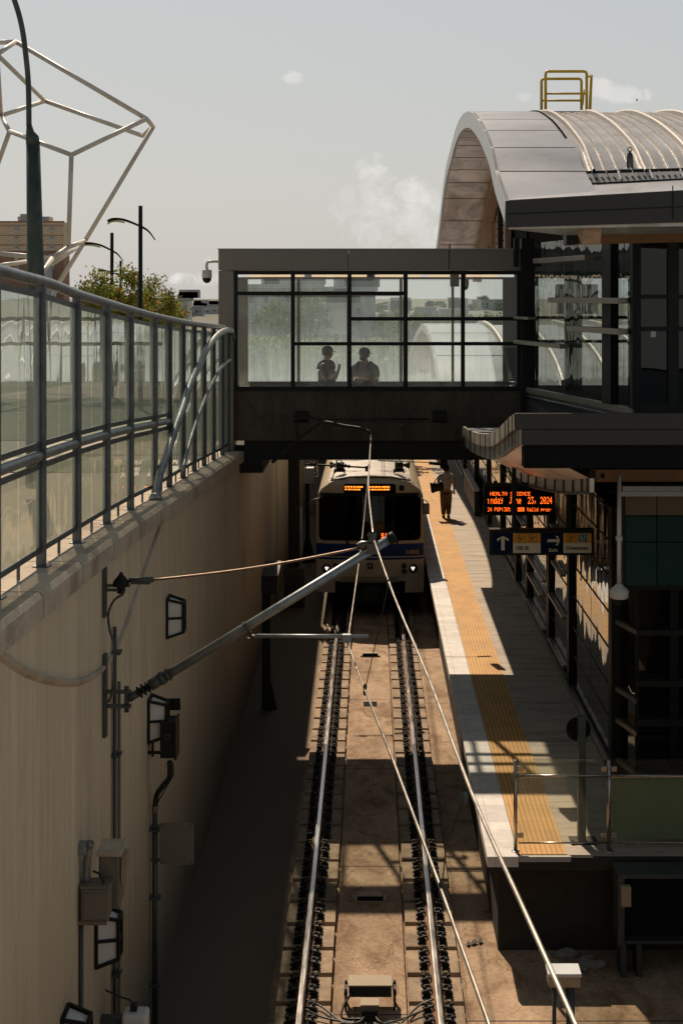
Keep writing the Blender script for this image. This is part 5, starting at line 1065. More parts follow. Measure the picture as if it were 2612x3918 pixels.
# ------------------------------------------------------------------ arched station roofs
def vault(name, label, XE, prof, ins_, xmax, band, ribs, big=True):
    """arched roof whose ridge runs across the track; prof = outer rim (Y, Z) from the near eave to the far foot"""
    pr = [(p.x, p.y) for p in smooth_pts([(a, b, 0) for a, b in prof], 4)]
    nn = len(pr); nr = []
    for i in range(nn):
        ty = pr[min(i+1, nn-1)][0]-pr[max(i-1, 0)][0]; tz_ = pr[min(i+1, nn-1)][1]-pr[max(i-1, 0)][1]; L = math.hypot(ty, tz_); nr.append((tz_/L, -ty/L))       # inward normal
    def off(d): return [(y+ny*d, z+nz_*d) for (y, z), (ny, nz_) in zip(pr, nr)]
    t = thing(name, (XE, pr[0][0], pr[0][1]), label, 'roof')
    o0, o1 = off(0), off(ins_)
    m = MB(); m.slab([(XE, y, z) for y, z in o0], [(XE, y, z) for y, z in o1], (.05, 0, 0)); m.build('end_rim', 'rim_metal', t)
    # cladding band in separate panels
    per = 4
    for i in range(0, nn-1, per):
        s = pr[i:i+per+1]
        if len(s) < 2: continue
        g = off(0)[i:i+per+1]; g = [Vector((XE+.002, y, z)) for y, z in g]
        g[-1] = lerp(g[-2], g[-1], .88)
        m = MB(); m.smooth = True; A = g; B = [p+Vector((band-XE, 0, 0)) for p in g]
        m.loft(A, B); m.build('roof_panel', 'roof_metal', t)
    q = off(.02); m = MB(); m.loft([(XE+.01, y, z) for y, z in q], [(band, y, z) for y, z in q]); m.build('panel_backing', 'black_matte', t)
    q = off(.05); cut = 4 if big else 4
    m = MB(); m.smooth = True; m.loft([(band, y, z) for y, z in q[cut:]], [(xmax, y, z) for y, z in q[cut:]]); m.build('translucent_sheet', 'polycarbonate', t)
    x = band+.12; i = 0
    while x < xmax:
        w = .020 if i % 4 == 0 else .008; h = .055 if i % 4 == 0 else .010
        if not big: w, h = .05, .14
        if big or i % 4 == 0:
            q = off(-h+.04)[cut:]; q2 = off(.05)[cut:]; m = MB()
            for dx in (-w, w): m.loft([(x+dx, y, z) for y, z in q], [(x+dx, y, z) for y, z in q2])
            m.smooth = True; m.loft([(x-w, y, z) for y, z in q], [(x, y+0, z+.02) for y, z in q]); m.loft([(x, y, z+.02) for y, z in q], [(x+w, y, z) for y, z in q]); m.build('rib', 'rib', t)
        x += ribs/4; i += 1
    # underside: lining, timber arch, inner shadow
    q = off(ins_); m = MB(); m.smooth = True; m.loft([(XE+.05, y, z) for y, z in q], [(XE+.95, y, z) for y, z in q]); m.build('soffit_lining', 'soffit', t)
    for i in range(2, nn-1, 3):
        m = MB(); m.bar((XE+.05, q[i][0], q[i][1]-.002), (XE+.95, q[i][0], q[i][1]-.002), .02, .006); m.build('lining_joint', 'rail_rust', t)
    q3 = off(ins_+.28); m = MB(); m.slab([(XE+.95, y, z) for y, z in off(ins_-.02)], [(XE+.95, y, z) for y, z in q3], (.22, 0, 0)); m.build('timber_arch', 'wood_pale', t)
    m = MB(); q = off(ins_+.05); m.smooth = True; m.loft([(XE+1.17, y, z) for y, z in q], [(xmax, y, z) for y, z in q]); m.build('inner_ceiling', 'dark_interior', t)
    return t, off
prof = [(17.77, 8.82), (19.2, 9.3), (20.03, 9.69), (21.2, 10.05), (22.4, 10.35), (24.0, 10.66), (25.6, 10.83), (27.07, 10.88), (28.4, 10.82), (29.9, 10.64), (31.6, 10.44), (33.0, 10.08), (34.6, 9.48), (36.6, 8.84), (37.4, 8.5)]
prof = [(a, b) for a, b in prof]
tv, off = vault('station_roof', 'large arched pale metal and ribbed translucent station roof above the footbridge', 1.62, prof, .27, 8.5, 2.78, .68)
# perforated edge of the cladding band
m = MB(); q = off(-.004)
for i in range(10, 30):
    for s in (0, .33, .66):
        y = lerp(q[i][0], q[i+1][0], s); z = lerp(q[i][1], q[i+1][1], s); m.box(2.70, 2.73, y-.025, y+.025, z-.01, z+.012)
m.build('rivet_row', 'black', tv)
# eave: apron, gutter, fascia, soffit, timber
yf = 17.77
m = MB(); G0, G1 = W(1307, 426, 19.05), Vector((8.5, 19.05, W(1568, 411, 19.05).z+.25))
m.add([(1.64, yf+.0, 8.83), (8.5, yf, 9.22), G1, G0, (1.64, yf+.0, 8.83)], [(0, 1, 2, 3)]); m.build('apron', 'roof_metal', tv)
m = MB(); m.hexa([(1.62, yf-.04, 8.50), (8.5, yf-.04, 8.70), (8.5, yf, 8.70), (1.62, yf, 8.50), (1.62, yf-.04, 8.82), (8.5, yf-.04, 9.22), (8.5, yf, 9.22), (1.62, yf, 8.82)]); m.build('eave_fascia', 'fascia_dark', tv, .004)
m = MB(); m.bar((1.64, yf-.045, 8.66), (8.5, yf-.045, 8.95), .01, .012); m.bar((3.62, yf-.045, 8.60), (3.62, yf-.045, 9.0), .012, .012, (0, 1, 0)); m.build('fascia_seam', 'black', tv)
m = MB(); m.hexa([(1.66, yf, 8.48), (8.5, yf, 8.60), (8.5, 20.9, 8.62), (2.75, 20.9, 8.53), (1.66, yf, 8.52), (8.5, yf, 8.68), (8.5, 20.9, 8.68), (2.75, 20.9, 8.58)]); m.build('eave_soffit', 'canopy_metal', tv)
m = MB(); m.hexa([(2.95, 21.0, 8.41), (8, 20.6, 8.50), (8, 20.8, 8.50), (2.95, 21.2, 8.41), (2.95, 21.0, 8.55), (8, 20.6, 8.64), (8, 20.8, 8.64), (2.95, 21.2, 8.55)]); m.build('timber_beam', 'wood', tv, .01)
m = MB(); a = W(1299, 552, 20.95); m.box(a.x, a.x+.16, 20.9, 21.25, 8.40, 8.56); m.lathe(W(1343, 546, 20.9), [(.03, 0), (.03, .015), (0, .016)], 12, (0, -1, 0)); m.build('beam_bracket', 'steel_dark', tv)
g = W(1274, 400, 19.3); g1 = W(1640, 388, 19.3)
m = MB(); m.bar(g, g1, .05, .06); m.build('snow_guard', 'black', tv)
m = MB(); m.loft([(2.79, 19.22, 9.26), (8.5, 19.22, 9.26)], [G0+Vector((-.1, 0, .0)), G1])
m.build('gutter', 'rib', tv)
m = MB(); m.bar(W(1305, 424, 19.0), W(1640, 407, 19.0), .03, .02); m.build('gutter_edge', 'black', tv)
for u in (1277, 1340, 1416, 1489, 1559):
    v = 398-(u-1274)*.033; m = MB(); m.bar(W(u, v-6, 19.35), W(u+9, v+19, 19.05), .02, .03); m.build('guard_bracket', 'rim_metal', tv)
m = MB()
random.seed(4)
for k in range(22):
    u = 1283+k*14; v = 398-(u-1274)*.033+12; m.bar(W(u, v, 19.12), W(u+5, v+5, 19.1), .03, .015)
m.build('gutter_clip', 'galv_dark', tv)
t = thing('roof_anchor', W(1446, 388, 19.5), 'grey bell shaped roof anchor with a ring on top beside the gutter', 'roof anchor')
p = W(1446, 387, 19.5); m = MB(); m.lathe(p, [(.047, 0), (.048, .10), (.043, .17), (.03, .205), (.015, .22), (.012, .23)], 16); m.build('post', 'brass_dark', t)
m = MB(); rr = p+Vector((0, 0, .255)); m.tube([rr+Vector((.028*math.cos(a*.5236), 0, .028*math.sin(a*.5236))) for a in range(13)], .007, 6); m.build('ring', 'black', t)
m = MB(); m.box(p.x-.22, p.x+.20, 19.4, 19.6, p.z-.05, p.z-.005); m.build('base_plate', 'rim_metal', t, .005)
# timber and louvre infill under the far leg of the arch
ti = thing('gable_screen', (2.9, 33, 8.5), 'timber louvre and dark glass screen under the end of the arched roof', 'screen wall')
m = MB()
for k in range(13): z = 8.53+.16*k; m.box(2.82, 2.86, 30.0, 36.0, z, z+.13)
m.build('louvre', 'wood_pale', ti)
m = MB(); m.box(2.9, 2.95, 27.5, 37, 8.52, 9.9); m.build('dark_glass', 'dark_interior', ti)
for y, w in ((30.0, .12), (31.6, .10), (33.6, .12)): m = MB(); m.box(2.72, 2.84, y-w, y+w, 8.5, 9.9); m.build('frame', 'wood_pale' if w > .11 else 'steel_dark', ti)

# yellow hatch guard rail on the ridge
tg_ = thing('guard_rail', W(1300, 261, 26.3), 'yellow tubular guard rail round a hatch on the ridge of the arched roof', 'guard rail')
def loop(u0, u1, v0, v1, D, mids):
    m = MB(); a, b, c, d = W(u0, v1, D), W(u0, v0, D), W(u1, v0, D), W(u1, v1, D); r = .045
    m.tube([a, b-Vector((0, 0, r)), b+Vector((r*.3, 0, -r*.3)), b+Vector((r, 0, 0)), c-Vector((r, 0, 0)), c+Vector((-r*.3, 0, -r*.3)), c-Vector((0, 0, r)), d], .025, 8)
    for v in mids: m.cyl(W(u0, v, D), W(u1, v, D), .019, .019, 8)
    m.build('rail_loop', 'yellow_rail', tg_)
loop(1252.5, 1347, 163, 268, 25.2, (214,)); loop(1243, 1335, 180, 266, 26.0, (230,))
m = MB(); m.tube([W(1354, 264, 25.6), W(1357.5, 171, 25.6)], .026, 8); m.tube([W(1347, 175, 25.3), W(1359, 175, 25.6)], .02, 6); m.tube([W(1338, 240, 25.4), W(1341, 205, 25.4)], .014, 6); m.build('gate_post', 'yellow_rail', tg_)
m = MB(); q = W(1248, 266, 25.4); q1 = W(1345, 266, 25.4); m.box(q.x, q1.x, 25.1, 26.1, q.z-.12, q.z+.05); m.build('hatch_curb', 'steel_dark', tg_, .01)
# second, lower vault further along the platform
prof2 = [(37.2, 4.9), (37.7, 5.42), (40, 6.05), (44, 6.55), (48, 6.72), (50.5, 6.66), (55, 6.3), (60, 5.75), (64, 5.1), (65.5, 4.4)]
vault('platform_roof', 'long low ribbed white canopy roof farther along the platform behind the footbridge', 1.72, prof2, .22, 11, 3.6, 1.2, False)

# ================================================================== platform end barrier
kq = F/17.9; YE = 17.9
tb2 = thing('glass_barrier', (3, YE, PZ), 'clear glass barrier with steel posts closing the near end of the platform', 'glass barrier')
for u in (1183.5, 1398):
    m = MB(); x = fu(u); m.cyl((x, YE, PZ), (x, YE, fv(1746)), .024, .024, 12); m.lathe((x, YE, PZ), [(.05, 0), (.05, .012), (.026, .014)], 12); m.build('post', 'stainless', tb2)
    for v in (1766, 1918):
        for s in ((1,) if u < 1200 else (-1, 1)):
            m = MB(); m.box(x+s*.06-.035, x+s*.06+.035, YE-.025, YE-.003, fv(v)-.03, fv(v)+.03); m.build('clamp', 'stainless', tb2, .004)
m = MB(); m.cyl((fu(1177), YE-.03, fv(1781)), (fu(1395), YE-.03, fv(1781)), .018, .018); m.cyl((fu(1401), YE-.03, fv(1782)), (5.5, YE-.03, fv(1782)), .018, .018); m.build('handrail', 'stainless', tb2)
m = MB(); m.cyl((fu(1190), YE-.01, fv(1936)), (fu(1395), YE-.01, fv(1936)), .011, .011); m.cyl((fu(1401), YE-.01, fv(1936)), (5.5, YE-.01, fv(1936)), .011, .011); m.build('bottom_rail', 'stainless', tb2)
m = MB(); m.quad((fu(1190), YE, fv(1934)), (fu(1392), YE, fv(1934)), (fu(1392), YE, fv(1744)), (fu(1190), YE, fv(1744))); m.build('glass_pane', 'barrier_glass', tb2)
m = MB(); m.quad((fu(1404), YE, fv(1934)), (5.5, YE, fv(1934)), (5.5, YE, fv(1744)), (fu(1404), YE, fv(1744))); m.build('glass_pane', 'barrier_glass', tb2)
m = MB(); m.box(fu(1409), 5.5, YE+.05, YE+.08, fv(1930), fv(1790)); m.build('green_panel', 'cloth_green', tb2)
m = MB(); m.box(fu(1406), 5.5, YE+.04, YE+.09, fv(1789), fv(1783)); m.build('panel_trim', 'black', tb2)
# galvanised post with round mirror
kq = F/18.25
t = thing('mirror_post', (fu(1335), 18.25, PZ), 'green grey steel post with a round dark mirror standing behind the glass barrier', 'mirror post')
m = MB(); m.box(fu(1326), fu(1344), 18.2, 18.3, PZ+.01, fv(1645)); m.build('post', 'green_post', t, .006)
m = MB(); m.box(fu(1326)-.002, fu(1326)+.006, 18.195, 18.199, PZ+.02, fv(1720)); m.build('post_edge', 'rail_tan', t)
m = MB(); m.lathe((fu(1331), 18.33, fv(1682)), [(0, .0), (.12, .0), (.15, .02), (.155, .04), (.10, .06), (0, .065)], 28, (0, 1, 0)); m.build('mirror', 'black_matte', t)
m = MB(); m.box(fu(1308), fu(1369), 18.12, 18.38, PZ, PZ+.014); m.build('base_plate', 'steel_dark', t)
for x in (fu(1312), fu(1365)): m = MB(); m.cyl((x, 18.15, PZ+.01), (x, 18.15, PZ+.05), .012, .012, 8); m.build('anchor_bolt', 'steel_dark', t)
# cabinets below the platform end
kq = F/17.3
t = thing('trackside_cabinet', (fu(1500), 17.3, GZ), 'grey steel cabinet frame with a dark opening below the platform end', 'cabinet')
m = MB(); m.box(fu(1416), fu(1431), 17.2, 17.6, fv(2166), fv(2010)); m.box(fu(1416), 5.2, 17.2, 17.6, fv(2012), fv(2003)); m.box(fu(1431), 5.2, 17.3, 17.6, fv(2170), fv(2163)); m.build('frame', 'galv_dark', t, .005)
m = MB(); m.box(fu(1431), 5.2, 17.45, 17.6, fv(2163), fv(2012)); m.build('door', 'dark_interior', t)
m = MB(); m.box(fu(1421), fu(1443), 17.12, 17.198, fv(2070), fv(2024)); m.lathe((fu(1432), 17.118, fv(2047)), [(.02, 0), (.015, .006)], 12, (0, -1, 0)); m.build('switch_box', 'rail_tan', t, .006)
m = MB()
for u in (1424, 1460): m.box(fu(u), fu(u+12), 17.25, 17.55, GZ, fv(2168))
m.build('leg', 'galv_dark', t)
# box on two posts at the right of the foreground
Yp = 14.0; kq = F/Yp
t = thing('cable_box', (fu(1296), Yp, GZ), 'small tan box on two steel legs in the right foreground', 'cable box')
m = MB(); m.box(fu(1259), fu(1332), Yp-.04, Yp+.16, fv(2266), fv(2241)); m.build('housing', 'rail_tan', t, .012)
m = MB(); m.box(fu(1257), fu(1334), Yp-.05, Yp+.18, fv(2241), fv(2233)); m.build('lid', 'rim_metal', t, .006)
m = MB(); m.cyl((fu(1274), Yp+.05, GZ), (fu(1274), Yp+.05, fv(2266)), .02, .02); m.build('leg', 'galv_dark', t)
m = MB(); m.cyl((fu(1311), Yp+.05, GZ), (fu(1311), Yp+.05, fv(2266)), .042, .042); m.build('leg', 'galv_dark', t)
m = MB(); m.tube(smooth_pts([(fu(1285), Yp, fv(2268)), (fu(1290), Yp-.06, fv(2290)), (fu(1303), Yp-.05, fv(2312))], 4), .012, 6); m.build('cable', 'rubber_hose', t)
# work gloves dropped on the floor
t = thing('work_glove', WZ(1335, 2215, GZ), 'crumpled pair of grey work gloves lying on the trench floor under the platform', 'gloves')
random.seed(2)
for (u, v, a, sx, sy) in ((1300, 2196, .3, .16, .10), (1368, 2222, -.2, .13, .08)):
    p = WZ(u, v, GZ); m = MB(); pr = [(sx*.9, 0), (sx*1.05, .02), (sx*.9, .05), (sx*.5, .075), (0, .08)]
    m.lathe(p+Vector((0, 0, 0)), pr, 14); m.v = [Vector((p.x+(q.x-p.x)*math.cos(a)*1.1+(q.y-p.y)*.3, p.y+(q.y-p.y)*sy/sx, q.z+.012*math.sin(30*q.x)+.01*math.sin(41*q.y) if q.z > GZ+.01 else GZ)) for q in m.v]; m.build('palm', 'glove_cloth', t)
p0 = WZ(1318, 2215, GZ+.03)
for k in range(5):
    a0 = p0+Vector((.03*k-.04, .05*k-.12, 0)); m = MB(); m.tube(smooth_pts([a0, a0+Vector((.06, -.05+.02*k, .03)), a0+Vector((.12+.01*k, -.02+.02*k, .01)), a0+Vector((.17, .03*(k-2), -.01))], 3), [.03]*9+[.018], 8); m.build('finger', 'glove_cloth', t)
# unseen mass added on the right to block sky light
t = thing('unseen_light_block', (7.6, 10, GZ), 'unseen dark block added right of the trench to block light', 'building')
m = MB(); m.box(5.8, 9.5, -9, 17.9, GZ, 2.4); m.build('wall', 'bridge_concrete', t)
m = MB(); m.box(5.9, 9.5, 17.9, 20, PZ, 5.0); m.build('blocker_return', 'dark_interior', t)

# ================================================================== people
def skin_body(pts, edges, rad, name, mat, parent, root, subdiv=2, extra=None):
    me = bpy.data.meshes.new(name); o0 = ORG[parent]
    me.from_pydata([Vector(p)-o0 for p in pts], edges, []); ob = bpy.data.objects.new(name, me); C.objects.link(ob)
    ob.modifiers.new('skin', 'SKIN').use_smooth_shade = True
    for i, d in enumerate(me.skin_vertices[0].data):
        r = rad[i]; d.radius = r if isinstance(r, tuple) else (r, r); d.use_root = (i == root)
    s = ob.modifiers.new('sub', 'SUBSURF'); s.levels = s.render_levels = subdiv
    dg = bpy.context.evaluated_depsgraph_get(); nm = bpy.data.meshes.new_from_object(ob.evaluated_get(dg))
    C.objects.unlink(ob); bpy.data.objects.remove(ob)
    if extra:
        bm = bmesh.new(); bm.from_mesh(nm)
        for e in extra:
            tmp = bpy.data.meshes.new('x'); tmp.from_pydata([Vector(p)-o0 for p in e.v], [], e.f); bm.from_mesh(tmp); bpy.data.meshes.remove(tmp)
        bm.to_mesh(nm); bm.free()
        ob = bpy.data.objects.new('tmp', nm); C.objects.link(ob); r = ob.modifiers.new('r', 'REMESH'); r.mode = 'VOXEL'; r.voxel_size = .011; r.use_smooth_shade = True
        nm = bpy.data.meshes.new_from_object(ob.evaluated_get(bpy.context.evaluated_depsgraph_get())); C.objects.unlink(ob); bpy.data.objects.remove(ob)
    nm.materials.clear(); nm.materials.append(M[mat]); nm.name = name
    for p in nm.polygons: p.use_smooth = True; p.material_index = 0
    ob = bpy.data.objects.new(name, nm); C.objects.link(ob); ob.parent = parent; ORG[ob] = o0; return ob
def head_parts(c, yaw, s=1.0):
    """skull, jaw, nose, ears as shapes to be fused with the body; yaw = direction the face looks in plan"""
    f = Vector((math.cos(yaw), math.sin(yaw), 0)); l = Vector((-f.y, f.x, 0)); out = []
    def ell(o, a, b, h, n=14):
        m = MB(); vs = []; fs = []
        for i in range(9):
            ph = math.pi*i/8
            for k in range(n):
                t_ = 2*math.pi*k/n; vs.append(c+o+f*(a*math.sin(ph)*math.cos(t_))+l*(b*math.sin(ph)*math.sin(t_))+Vector((0, 0, h*math.cos(ph))))
        for i in range(8):
            for k in range(n): k2 = (k+1) % n; fs.append((i*n+k, (i+1)*n+k, (i+1)*n+k2, i*n+k2))
        m.add(vs, fs); return m
    out.append(ell(Vector((0, 0, .015)), .098*s, .076*s, .112*s)); out.append(ell(f*.028+Vector((0, 0, -.055)), .062*s, .056*s, .062*s))
    out.append(ell(f*.098*s+Vector((0, 0, -.012)), .018, .013, .024)); out.append(ell(f*.086*s+Vector((0, 0, -.055)), .012, .024, .010)); out.append(ell(f*.078*s+Vector((0, 0, .028)), .020, .052, .011))
    for q in (-1, 1): out.append(ell(l*q*.078*s, .018, .010, .030))
    return out, f, l, ell
def hand(pts, edges, rad, wrist, d, curl, thumb):
    """palm plus four unequal curled fingers and a thumb, appended to the skeleton"""
    d = Vector(d).normalized(); curl = Vector(curl).normalized(); side = d.cross(curl).normalized()
    palm = Vector(pts[wrist])+d*.055; i = len(pts); pts.append(palm); rad.append((.030, .020)); edges.append((wrist, i))
    for k, L in enumerate((.030, .034, .032, .025)):
        b = palm+d*.035+side*(.026-.0175*k); j = len(pts)
        for q, (x, y) in enumerate(((0, 0), (.9, .3), (1.3, 1.2), (.9, 1.9))):
            pts.append(b+d*L*x+curl*L*y); rad.append(.0095-.0008*q)
            edges.append((i if q == 0 else j+q-1, j+q))
    j = len(pts); s = side*(1 if thumb > 0 else -1)
    for q, (x, y, z) in enumerate(((-.01, .032, .004), (.018, .048, .014), (.04, .045, .026))): pts.append(palm+d*x+s*y+curl*z); rad.append(.011-.0012*q); edges.append((i if q == 0 else j+q-1, j+q))
def officer(x, y, z0, yaw, label, cap_peak, crossed, beard=False, wide=1.0, headyaw=None):
    t = thing('person', (x, y, z0), label, 'person'); o = Vector((x, y, z0))
    f = Vector((math.cos(yaw), math.sin(yaw), 0)); l = Vector((-f.y, f.x, 0)); P_ = lambda a, b, c: o+f*a+l*b*wide+Vector((0, 0, c))
    pts = [P_(0, 0, .98), P_(.01, 0, 1.14), P_(.0, 0, 1.32), P_(-.01, 0, 1.45), P_(0, 0, 1.53), P_(.01, 0, 1.60)]; rad = [(.15, .12), (.14, .11), (.16, .12), (.09, .09), .055, .055]
    edges = [(0, 1), (1, 2), (2, 3), (3, 4), (4, 5)]; R0 = {}
    for s in (-1, 1):
        j = len(pts)
        if crossed: el = P_(.06, s*.27, 1.14); wr = P_(.27, s*.04, 1.19+.03*s); hd = (f*.1-l*s*.9)
        else: el = P_(.08, s*.26, 1.14); wr = P_(.24, s*.05, 1.33+.03*s); hd = (f*.35-l*s*.35+Vector((0, 0, .7)))
        pts += [P_(0, s*.15, 1.44), P_(0, s*.21, 1.41), el, wr]; rad += [.06, .062, .047, .029]; edges += [(3, j), (j, j+1), (j+1, j+2), (j+2, j+3)]
        hand(pts, edges, rad, j+3, hd, -f+Vector((0, 0, -.3)), s); R0[s] = j
    for s in (-1, 1):
        j = len(pts); pts += [P_(0, s*.10, .88), P_(.01, s*.11, .50), P_(-.01, s*.12, .09), P_(.13, s*.13, .04)]; rad += [(.10, .10), .07, .05, (.045, .035)]; edges += [(0, j), (j, j+1), (j+1, j+2), (j+2, j+3)]
    hy = yaw if headyaw is None else headyaw
    hp, hf, hl, ell = head_parts(P_(.025, 0, 1.665), hy)
    skin_body(pts, edges, rad, 'body', 'skin', t, 0, 2, hp)
    # shirt sleeves and torso, vest, trousers
    sp_, se, sr = [P_(0, 0, .98), P_(.01, 0, 1.14), P_(0, 0, 1.32), P_(-.01, 0, 1.45), P_(0, 0, 1.50)], [(0, 1), (1, 2), (2, 3), (3, 4)], [(.17, .135), (.158, .128), (.178, .136), (.11, .10), .068]
    for s in (-1, 1):
        j = len(sp_); e_ = pts[R0[s]+2]; sh = P_(0, s*.215, 1.41); sp_ += [P_(0, s*.15, 1.435), sh, sh.lerp(e_, .72)]; sr += [.075, .080, .072]; se += [(3, j), (j, j+1), (j+1, j+2)]
    skin_body(sp_, se, sr, 'shirt', 'grey_shirt', t, 0)
    skin_body([P_(.01, 0, .98), P_(.015, 0, 1.14), P_(.005, 0, 1.30), P_(0, 0, 1.38)], [(0, 1), (1, 2), (2, 3)], [(.225, .18), (.21, .175), (.225, .18), (.185, .155)], 'vest', 'vest_black', t, 0)
    for s in (-1, 1):
        m = MB(); m.tube(smooth_pts([P_(.13, s*.10, 1.36), P_(.10, s*.11, 1.47), P_(0, s*.115, 1.515), P_(-.10, s*.11, 1.46), P_(-.13, s*.10, 1.36)], 3), .028, 8); m.build('vest_strap', 'vest_black', t)
    skin_body([P_(0, 0, 1.0), P_(0, .10, .88), P_(.01, .11, .5), P_(-.01, .12, .1), P_(0, -.10, .88), P_(.01, -.11, .5), P_(-.01, -.12, .1)], [(0, 1), (1, 2), (2, 3), (0, 4), (4, 5), (5, 6)], [(.165, .135), .115, .085, .07, .115, .085, .07], 'trousers', 'vest_black', t, 0)
    c = P_(.025, 0, 1.665); m = MB(); vs = []; n = 18
    prof_ = [(.108, .03), (.110, .055), (.104, .085), (.085, .115), (.05, .135), (.004, .142)]
    m.lathe(c, [(r, h) for r, h in prof_], n); 
    pk = [c+hf*a+hl*b+Vector((0, 0, h)) for a, b, h in ((.085, .07, .038), (.15, .055, .022), (.175, 0, .018), (.15, -.055, .022), (.085, -.07, .038))]
    if cap_peak == 'peak': m.prism(pk, (0, 0, .008))
    else: m.lathe(c, [(.104, .032), (.135, .026), (.155, .022), (.155, .028), (.108, .04)], n)
    m.build('cap', 'vest_black', t)
    m = MB(); m.lathe(c+Vector((0, 0, -.03))-hf*.012, [(.083, -.01), (.090, .02), (.094, .05), (.09, .075)], 16); m.build('hair', 'hair', t)
    if beard: q = ell(hf*.036+Vector((0, 0, -.07)), .066, .058, .052); q.smooth = True; q.sm = [True]*len(q.f); q.build('beard', 'hair', t)
    return t
zf_ = 4.9
officer((749-CU)*28.45/F, 28.45, zf_, R(-18), 'officer in a peaked cap and black vest, left of the pair on the footbridge', 'peak', False, headyaw=R(-8))
officer((838-CU)*28.5/F, 28.5, zf_-.03, R(-118), 'bearded officer in a round hat with folded arms, right of the pair on the footbridge', 'brim', True, True, 1.08, headyaw=R(-150))
# the walking person
wp = WZ(1024, 1190, PZ); t = thing('person', wp, 'person in a pale shirt and brown trousers walking away along the platform', 'person')
f = Vector((.05, 1, 0)).normalized(); l = Vector((-f.y, f.x, 0)); S = .905
P_ = lambda a, b, c: wp+(f*a+l*b)*S+Vector((0, 0, c*S))
pts = [P_(0, 0, .95), P_(.02, 0, 1.15), P_(.04, 0, 1.33), P_(.06, 0, 1.45), P_(.08, 0, 1.53), P_(.10, 0, 1.58)]; rad = [(.13, .10), (.12, .095), (.145, .105), (.08, .08), .05, .05]; edges = [(0, 1), (1, 2), (2, 3), (3, 4), (4, 5)]
for s in (-1, 1):
    j = len(pts); el, wr = (P_(-.02, s*.26, 1.17), P_(.04, s*.27, .92)) if s < 0 else (P_(.02, s*.27, 1.17), P_(.16, s*.16, 1.16))
    pts += [P_(.05, s*.14, 1.43), P_(.04, s*.20, 1.39), el, wr]; rad += [.055, .056, .042, .027]; edges += [(3, j), (j, j+1), (j+1, j+2), (j+2, j+3)]
    hand(pts, edges, rad, j+3, (wr-el), f, s)
legs = []
for s, kx, ax, az, tx_ in ((1, .06, .02, .09, .13), (-1, .10, -.12, .12, .02)):
    j = len(pts); L_ = [P_(0, s*.085, .86), P_(kx, s*.09, .48), P_(ax, s*.08, az), P_(ax+.13, s*.085, .035)]; legs.append(L_); pts += L_; rad += [(.085, .085), .06, .042, (.042, .032)]; edges += [(0, j), (j, j+1), (j+1, j+2), (j+2, j+3)]
hp, hf, hl, ell = head_parts(P_(.12, 0, 1.64), R(80), .95)
skin_body(pts, edges, rad, 'body', 'skin', t, 0, 2, hp)
sp_, se, sr = [P_(0, 0, .93), P_(.02, 0, 1.15), P_(.04, 0, 1.33), P_(.06, 0, 1.44), P_(.07, 0, 1.48)], [(0, 1), (1, 2), (2, 3), (3, 4)], [(.18, .145), (.175, .135), (.19, .14), (.115, .10), .065]
for s in (-1, 1): j = len(sp_); sh = P_(.04, s*.20, 1.39); e_ = pts[6+0] if False else (P_(-.02, s*.26, 1.17) if s < 0 else P_(.02, s*.27, 1.17)); sp_ += [P_(.05, s*.14, 1.42), sh, sh.lerp(e_, .75)]; sr += [.078, .084, .074]; se += [(3, j), (j, j+1), (j+1, j+2)]
skin_body(sp_, se, sr, 'shirt', 'pale_shirt', t, 0)
skin_body([P_(0, 0, .96)]+legs[0][:3]+legs[1][:3], [(0, 1), (1, 2), (2, 3), (0, 4), (4, 5), (5, 6)], [(.175, .14), .125, .095, .072, .125, .095, .072], 'trousers', 'trousers_brown', t, 0)
for L_ in legs:
    m = MB(); a = L_[2]; m.tube([a+Vector((0, -.06, -.05)), a+Vector((0, .0, -.045)), L_[3]+Vector((0, .02, 0)), L_[3]+Vector((0, .07, 0))], [.035, .048, .046, .025], 10); m.build('shoe', 'vest_black', t)
m = MB(); m.lathe(P_(.10, 0, 1.60), [(.05, -.05), (.085, -.01), (.098, .06), (.09, .12), (.05, .155), (.004, .165)], 16); m.lathe(P_(0, 0, 1.66), [(.01, -.06), (.045, -.03), (.05, .01), (.035, .04), (.004, .055)], 12); m.build('hair', 'hair', t)
b0 = P_(-.05, .25, .95); t = thing('shoulder_bag', b0, 'bulging black shoulder bag carried at the left hip of the walking person', 'bag')
skin_body([b0+Vector((-.20, -.02, .06)), b0+Vector((-.08, 0, .08)), b0+Vector((.06, 0, .10)), b0+Vector((.18, .0, .12))], [(0, 1), (1, 2), (2, 3)], [(.09, .10), (.13, .15), (.13, .16), (.08, .12)], 'pouch', 'bag_black', t, 1)
m = MB(); m.tube(smooth_pts([b0+Vector((-.16, -.05, .18)), b0+Vector((-.02, -.06, .38)), P_(-.06, .12, 1.45), P_(.05, .10, 1.505), P_(.17, .12, 1.38)], 5), .018, 6); m.build('strap', 'bag_black', t)

